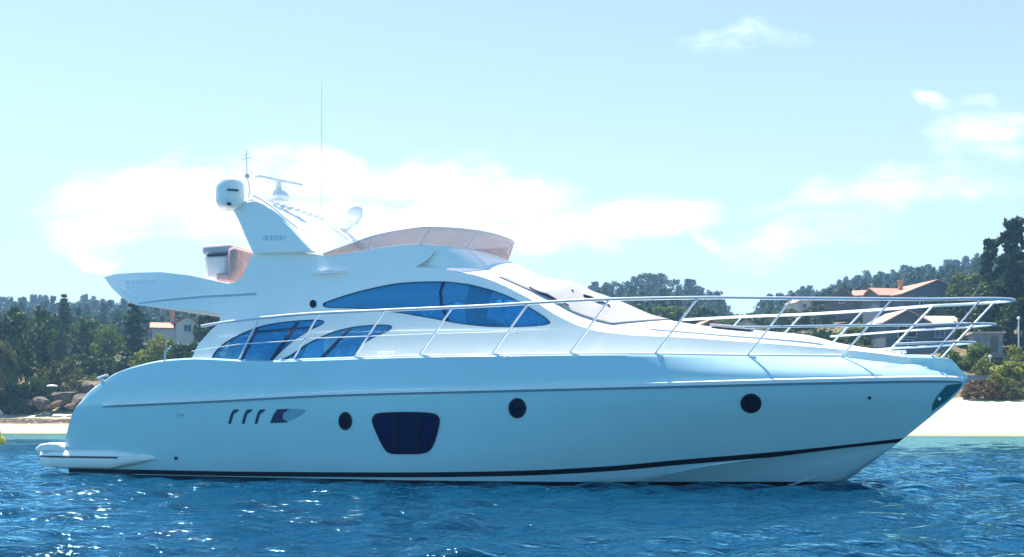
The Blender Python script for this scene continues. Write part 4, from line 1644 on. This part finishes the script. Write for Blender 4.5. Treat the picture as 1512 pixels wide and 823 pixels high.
# far woods on the ridge: one mass
def build_forest():
    r = np.random.default_rng(77)
    Vs, Fs, Vt = [], [], []
    base = []
    for kind, n in (('pine', 3), ('stone_pine', 1), ('broad', 2), ('spire', 1)):
        for k in range(n):
            rr = np.random.default_rng(100 + k)
            C, Rr = crown_clumps(kind, rr)
            V, Fq = leaves(C, [q * 1.25 for q in Rr], 6, .050, rr, .7)
            base.append((kind, V))
    off = 0
    cnt = 0
    rows = [158.0]
    while rows[-1] < 625:
        rows.append(rows[-1] * 1.032)
    for y in rows:
        for x in np.arange(-1.0 * y, 1.0 * y, .0125 * y):
            px_, py_ = x + r.uniform(-.008, .008) * y, y + r.uniform(-.014, .014) * y
            u = CX + F * px_ / py_
            out = not (-80 < u < 1600) or 330 < u < 840
            if out and (int(abs(x) * 7 + y) % 2 or abs(px_) > 455):
                continue
            if not out and y < 205:
                continue
            if y < 260 and (1080 < u < 1420 or 200 < u < 300) and r.uniform() < .8:
                continue
            kind, V = base[int(r.choice(len(base), p=[.19, .19, .19, .10, .12, .12, .09]))]
            h = r.uniform(5.0, 9.0) * min(y / 350, 1.6) * (1.2 if kind in ('pine', 'spire') else .95)
            if 1062 < u < 1118:
                h *= .55
            a = r.uniform(0, 6.28); w = h * r.uniform(.8, 1.15)
            c, s = math.cos(a), math.sin(a)
            Q = np.stack([(V[:, 0] * c - V[:, 1] * s) * w + px_, (V[:, 0] * s + V[:, 1] * c) * w + py_, V[:, 2] * h + float(ground(px_, py_)) - .8], 1)
            Vs.append(Q); cnt += 1
    V = np.concatenate(Vs)
    me = np_mesh('woods', V, np.arange(len(V)).reshape(-1, 4))
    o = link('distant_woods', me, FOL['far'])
    tag(o, 'far pine woods covering the ridge behind the beach', 'woods', kind='stuff')
    print('forest trees', cnt, 'quads', len(V) // 4)


build_forest()

# ground scrub between the houses: one uncountable cover
def build_scrub():
    r = np.random.default_rng(5)
    C, Rr = [], []
    for k in range(5200):
        y = r.uniform(112, 215); u = r.uniform(-700, 2200)
        x = (u - CX) / F * y
        d = y - float(np.interp(x, *shore_t))
        if d < 19 + 6 * (u < 700):
            continue
        if u < 210 and y < 149:
            continue
        if u > 1290 and u < 1420 and y < 150:
            continue
        C.append((x, y, float(ground(x, y)) + .2)); Rr.append(r.uniform(.5, 1.3))
    V, Fq = leaves(C, Rr, 34, .20, r, .8)
    o = link('hillside_scrub', np_mesh('scrub', V, Fq), FOL['mid'])
    tag(o, 'low green scrub covering the slope between the houses', 'scrub', kind='stuff')


build_scrub()

# ------------------------------------------------------------------ houses
TILE = mat('terracotta_tiles', (.50, .235, .16), .75, noise=.25, nscale=2.5, bump=.6, bscale=6, stretch=(6, 1, 1))
TILEP = mat('faded_pink_tiles', (.60, .38, .29), .75, noise=.2, nscale=2.5, bump=.6, bscale=6, stretch=(6, 1, 1))
WALLW = mat('white_render', (.62, .60, .55), .85, noise=.08, nscale=1)
WALLG = mat('grey_render', (.12, .145, .18), .85, noise=.12, nscale=1)
WALLB = mat('brown_stone', (.14, .11, .10), .85, noise=.3, nscale=3)
STONE = mat('grey_stone', (.24, .23, .23), .9, noise=.3, nscale=2, bump=.5, bscale=5)
WIN = mat('window_glass', (.02, .035, .06), .1)
FRAME = mat('window_frame_paint', (.55, .55, .53), .5)


def gable(mbw, mbr, cx, cy, w, d, h, rh, z0=0, along='y', over=.35, th=.16):
    """walls with gables and a two-slope roof whose ridge runs along x or y"""
    X = Matrix.Identity(3) if along == 'y' else Matrix.Rotation(R(90), 3, 'Z')
    if along == 'x':
        w, d = d, w
    P = [(-w / 2, -3), (w / 2, -3), (w / 2, h), (0, h + rh), (-w / 2, h)]
    c = Vector((cx, cy, z0))
    V = [X @ Vector((p[0], -d / 2, p[1])) + c for p in P] + [X @ Vector((p[0], d / 2, p[1])) + c for p in P]
    mbw.add(V, [(0, 1, 2, 3, 4), (9, 8, 7, 6, 5), (0, 5, 6, 1), (1, 6, 7, 2), (2, 7, 8, 3), (3, 8, 9, 4), (4, 9, 5, 0)])
    sl = rh / (w / 2)
    for sg in (-1, 1):
        e = w / 2 + over
        q = [(sg * e, h - over * sl + .05), (0, h + rh + .05), (0, h + rh + .05 + th), (sg * e, h - over * sl + .05 + th)]
        if sg > 0:
            q = q[::-1]
        V = [X @ Vector((a, -d / 2 - over, b)) + c for a, b in q] + [X @ Vector((a, d / 2 + over, b)) + c for a, b in q]
        mbr.add(V, [(0, 1, 2, 3), (7, 6, 5, 4), (0, 4, 5, 1), (1, 5, 6, 2), (2, 6, 7, 3), (3, 7, 4, 0)])


def window(parent, x, y, z, w, h, rz=0, arch_=False):
    Rz = Matrix.Rotation(rz, 3, 'Z')
    m = MB()
    for (dx, dz, sx, sz) in ((-w / 2, 0, .10, h), (w / 2, 0, .10, h), (0, h / 2, w + .1, .10), (0, -h / 2, w + .22, .12), (0, 0, .06, h)):
        m.box(Vector((x, y, z)) + Rz @ Vector((dx, -.03, dz)), (sx, .14, sz), Rz)
    f = m.build('window', FRAME, parent, smooth=False)
    MB().box(Vector((x, y, z)) + Rz @ Vector((0, .005, 0)), (w - .05, .05, h - .05), Rz).build('pane', WIN, f, smooth=False)
    return f


def house(name, u, v, Y, label, rz, walls, roofs, chim=(), wins=(), wallm=WALLW, roofm=TILE, door=None, group=None):
    x = (u - CX) / F * Y
    z = H + (HOR - v) / F * Y
    root = empty(name, (x, Y, z), R(rz))
    tag(root, label, 'house', group)
    mw, mr = MB(), MB()
    for g in roofs:
        gable(mw, mr, *g)
    for (c, s) in walls:
        mw.box(c, s)
    mw.build('wall', wallm, root, smooth=False)
    rf = mr.build('roof', roofm, root, smooth=False)
    for c in chim:
        MB().box(c, (.55, .55, 1.3)).box((c[0], c[1], c[2] + .72), (.75, .75, .14)).build('chimney', TILE if chim and len(c) == 3 else WALLW, rf, smooth=False)
    for w in wins:
        window(root, *w)
    if door:
        MB().box(door, (.9, .12, 2.0)).build('door', WALLB, root, smooth=False)
    return root


# gable args: cx, cy, w, d, h, rise, z0, along
house('villa', 1358, 456, 172, 'big villa with a long red tiled roof and chimney on the right hillside', 12,
      [], [(0, 0, 10.5, 9, 1.6, 2.0), (-4.6, 1.5, 5.0, 5.0, 1.7, 1.2, 0, 'x')], [(-2.6, 1.0, 3.5)], [(-2.2, -4.55, .6, 1.2, 1.2), (1.6, -4.55, .6, 1.2, 1.2)], WALLG, TILE)
house('house', 1348, 514, 148, 'grey house with a wide faded pink roof behind the pulpit rails', 6,
      [((0, -3.6, 1.9), (9.4, .10, .12))], [(-2.2, 0, 5.6, 6, 3.0, 1.45), (3.0, .6, 5.0, 5.0, 2.9, 1.1, 0, 'x')], [], [(-2.2, -3.05, 1.9, 2.4, 1.5), (2.6, -1.95, 1.8, 1.3, 1.2), (-2.2, -3.05, .2, 1.6, 1.2)], WALLG, TILEP)
house('cottage', 1256, 450, 215, 'small dark cottage with two red gables left of the big villa', -18,
      [], [(-1.5, 0, 4.6, 5, 1.1, 1.6), (2.2, 0, 3.2, 4, 1.4, 1.0, 0, 'x')], [], [(-1.5, -2.55, .5, .9, .9)], WALLB, TILE)
house('bungalow', 1106, 497, 165, 'low bungalow with a pale pink roof just above the coachroof', -20,
      [], [(0, 0, 4.4, 5, .9, 1.0)], [], [(0, -2.55, .4, .9, .8)], WALLW, TILEP)
house('bungalow', 1042, 492, 175, 'bungalow with a dull red roof mostly hidden by the coachroof', 10,
      [], [(0, 0, 4.0, 5, .7, 1.0)], [], [(0, -2.55, .3, .8, .7)], WALLB, TILE)
house('cottage', 1180, 458, 222, 'tiny pinkish cottage on the slope between the bungalow and the dark cottage', 15,
      [], [(0, 0, 3.2, 4, 1.2, .8)], [], [(0, -2.05, .6, .8, .8)], WALLW, TILEP)
house('villa', 264, 497, 165, 'white villa with orange tiled roofs and a red chimney behind the stern', 16,
      [], [(1.2, 0, 3.2, 5, 1.7, .9), (-1.9, 1.0, 3.4, 4.4, 1.0, .8, 0, 'x')], [(-.9, 1.2, 2.9)], [(1.2, -2.55, 1.0, 1.0, 1.0), (-2.4, -.75, .3, .8, .7)], WALLW, TILE)

# grey hut, retaining walls, lamp posts, rocks, buoy
p = G(1455, 515, 100, 200)
ht = empty('hut', (W(1455, 517, 126)), R(-8)); tag(ht, 'small grey hut with a flat roof at the foot of the tall pines', 'hut')
MB().box((0, 0, .4), (3.0, 2.4, 2.6)).build('wall', STONE, ht, smooth=False)
MB().box((0, 0, 1.80), (3.5, 2.9, .18)).build('roof', TILEP, ht, smooth=False)
MB().box((.6, -1.215, .5), (.8, .05, 1.7)).build('door', WALLB, ht, smooth=False)


def wall_run(name, pts, h, th, m, label):
    """stone wall following the ground"""
    V, Fc = [], []
    P = ppl([(a, b, 0) for a, b in pts], 6)
    for i, q in enumerate(P):
        t = (P[min(i + 1, len(P) - 1)] - P[max(i - 1, 0)]).normalized()
        n = Vector((-t.y, t.x, 0))
        z = float(ground(q.x, q.y))
        for (o_, zz) in ((-th / 2, z - 1), (th / 2, z - 1), (th / 2, z + h), (-th / 2, z + h)):
            V.append((q.x + n.x * o_, q.y + n.y * o_, zz))
    for i in range(len(P) - 1):
        for j in range(4):
            a, c = i * 4 + j, i * 4 + (j + 1) % 4
            Fc.append((a, c, c + 4, a + 4))
    Fc += [(3, 2, 1, 0), tuple(len(V) - 4 + k for k in range(4))]
    o = obj(name, V, Fc, m, None, True, 30)
    tag(o, label, 'wall')
    return o


wall_run('retaining_wall', [((u - CX) / F * Y, Y) for u, Y in ((1380, 114), (1430, 113), (1475, 112), (1540, 112))], 1.2, .4, STONE, 'grey stone retaining wall behind the right beach bushes')
wall_run('terrace_wall', [((u - CX) / F * Y, Y) for u, Y in ((1290, 139), (1340, 138), (1405, 137))], 1.1, .3, WALLG, 'grey terrace wall below the grey house')


def lamp(u, vt_, Y, label):
    x = (u - CX) / F * Y
    z0 = float(ground(x, Y)); z1 = H + (HOR - vt_) / F * Y
    r_ = empty('lamp_post', (x, Y, z0)); tag(r_, label, 'lamp post')
    MB().tube([(0, 0, -.3), (0, 0, z1 - z0)], [.10, .07], 8).build('pole', M['steelsoft'], r_)
    MB().lathe([(.05, -.02), (.16, .03), (.17, .20), (.11, .28), (.02, .31)], (0, 0, z1 - z0), 12).build('lamp_head', M['gelwhite'], r_)


lamp(1504, 472, 123, 'pale lamp post at the right edge in front of the dark trees')
lamp(1462, 529, 117, 'short white lamp post by the small yellow green bush')

ROCK = mat('rock', (.12, .085, .06), .9, noise=.35, nscale=2.2, bump=.8, bscale=5)


def rock(u, v, w, h, Y, label, seed, name='boulder', m=None):
    r = np.random.default_rng(seed)
    V, Fc = [], []
    n, k = 14, 9
    dirs = r.normal(size=(16, 3)); dirs /= np.linalg.norm(dirs, axis=1)[:, None]
    cut = r.uniform(.42, .80, 16)
    for i in range(k):
        th = math.pi * i / (k - 1)
        for j in range(n):
            a = 2 * math.pi * j / n
            d = np.array([math.sin(th) * math.cos(a), math.sin(th) * math.sin(a), math.cos(th)])
            rad = 1.0
            for q, c in zip(dirs, cut):
                dp = float(d @ q)
                if dp > 1e-3:
                    rad = min(rad, c / dp)
            rad *= 1.15 + r.normal(0, .05)
            V.append((d[0] * rad * w * .6, d[1] * rad * w / 2, d[2] * rad * h * .6 + .25 * d[0] * h))
    for i in range(k - 1):
        for j in range(n):
            j2 = (j + 1) % n
            Fc.append((i * n + j, (i + 1) * n + j, (i + 1) * n + j2, i * n + j2))
    o = obj(name, V, Fc, m or ROCK, None, False)
    x = (u - CX) / F * Y
    o.location = (x, Y, H + (HOR - v) / F * Y)
    o.rotation_euler = (0, 0, r.uniform(0, 6))
    tag(o, label, 'rock', 'rocks of the bank behind the left beach')
    return o


rock(92, 588, 4.4, 1.7, 134, 'largest brown rock in the bank behind the left beach', 1)
rock(119, 590, 3.2, 1.6, 133, 'brown rock right beside the largest one, next to the stern', 2)
rock(64, 594, 2.6, 1.5, 132, 'low dark rock left of the largest brown rock', 3)
rock(38, 597, 2.4, 1.2, 133, 'small dark rock under the low bush over the left beach', 4)
rock(139, 592, 2.0, 1.4, 132, 'rock nearest to the sloping stern of the yacht', 5)
rock(80, 598, 1.6, .9, 130.5, 'small stone in the sand in front of the largest rock', 9)
rock(104, 600, 1.3, .7, 130.5, 'smallest stone in the sand between the two big rocks', 10)
rock(126, 574, 2.2, 1.1, 136, 'tilted rock above the one next to the stern', 12)

# upturned white dinghy on the bank (a few pixels), and the yellow buoy at the left edge
dg = MB()
V, Fc = [], []
for i, s in enumerate(np.linspace(0, 1, 12)):
    w = .62 * math.sin(math.pi * (.12 + .80 * s)) ** .8
    for k in range(9):
        a = math.pi * k / 8
        V.append((s * 2.6 - 1.3, w * math.cos(a), .45 * math.sin(a) * (.6 + .4 * math.sin(math.pi * s))))
for i in range(11):
    for k in range(8):
        Fc.append((i * 9 + k, (i + 1) * 9 + k, (i + 1) * 9 + k + 1, i * 9 + k + 1))
Fc += [tuple(range(8, -1, -1)), tuple(99 + k for k in range(9))]
dy = obj('dinghy', V, Fc, M['gelwhite'])
dy.scale = (.45, .5, .5); dy.location = W(77, 571, 131.5); dy.rotation_euler = (0, 0, R(20))
tag(dy, 'small white upturned dinghy lying among the rocks on the left bank', 'dinghy')

by = empty('buoy', W(-1, 655, 58)); by.location.z = 0
tag(by, 'yellow buoy floating at the left edge of the view', 'buoy')
YEL = mat('yellow_plastic', (.75, .50, .03), .4)
MB().lathe([(.05, -.30), (.26, -.22), (.34, 0), (.30, .22), (.14, .40), (.06, .55)], (0, 0, 0), 20).build('float', YEL, by)
MB().lathe([(.05, .54), (.08, .58), (.06, .66), (.01, .68)], (0, 0, 0), 10).build('lifting_eye', M['steelsoft'], by)


# ------------------------------------------------------------------ haze
def build_haze():
    x0, x1, y0, y1, z0, z1 = -480, 480, -70, 930, -90, 160
    me = bpy.data.meshes.new('haze')
    V = [(x, y, z) for x in (x0, x1) for y in (y0, y1) for z in (z0, z1)]
    me.from_pydata(V, [], [(0, 1, 3, 2), (4, 6, 7, 5), (0, 4, 5, 1), (2, 3, 7, 6), (0, 2, 6, 4), (1, 5, 7, 3)])
    m = bpy.data.materials.new('haze_air')
    m.use_nodes = True
    t = m.node_tree
    for n in list(t.nodes):
        t.nodes.remove(n)
    o_ = nd(t, 'ShaderNodeOutputMaterial')
    v = nd(t, 'ShaderNodeVolumePrincipled')
    v.inputs['Color'].default_value = (.34, .64, 1.0, 1)
    v.inputs['Density'].default_value = HAZE
    v.inputs['Anisotropy'].default_value = .2
    t.links.new(v.outputs[0], o_.inputs['Volume'])
    o = link('haze', me, m)
    o['kind'] = 'stuff'
    tag(o, 'pale blue summer haze over the whole bay', 'haze')


HAZE = .0005
build_haze()
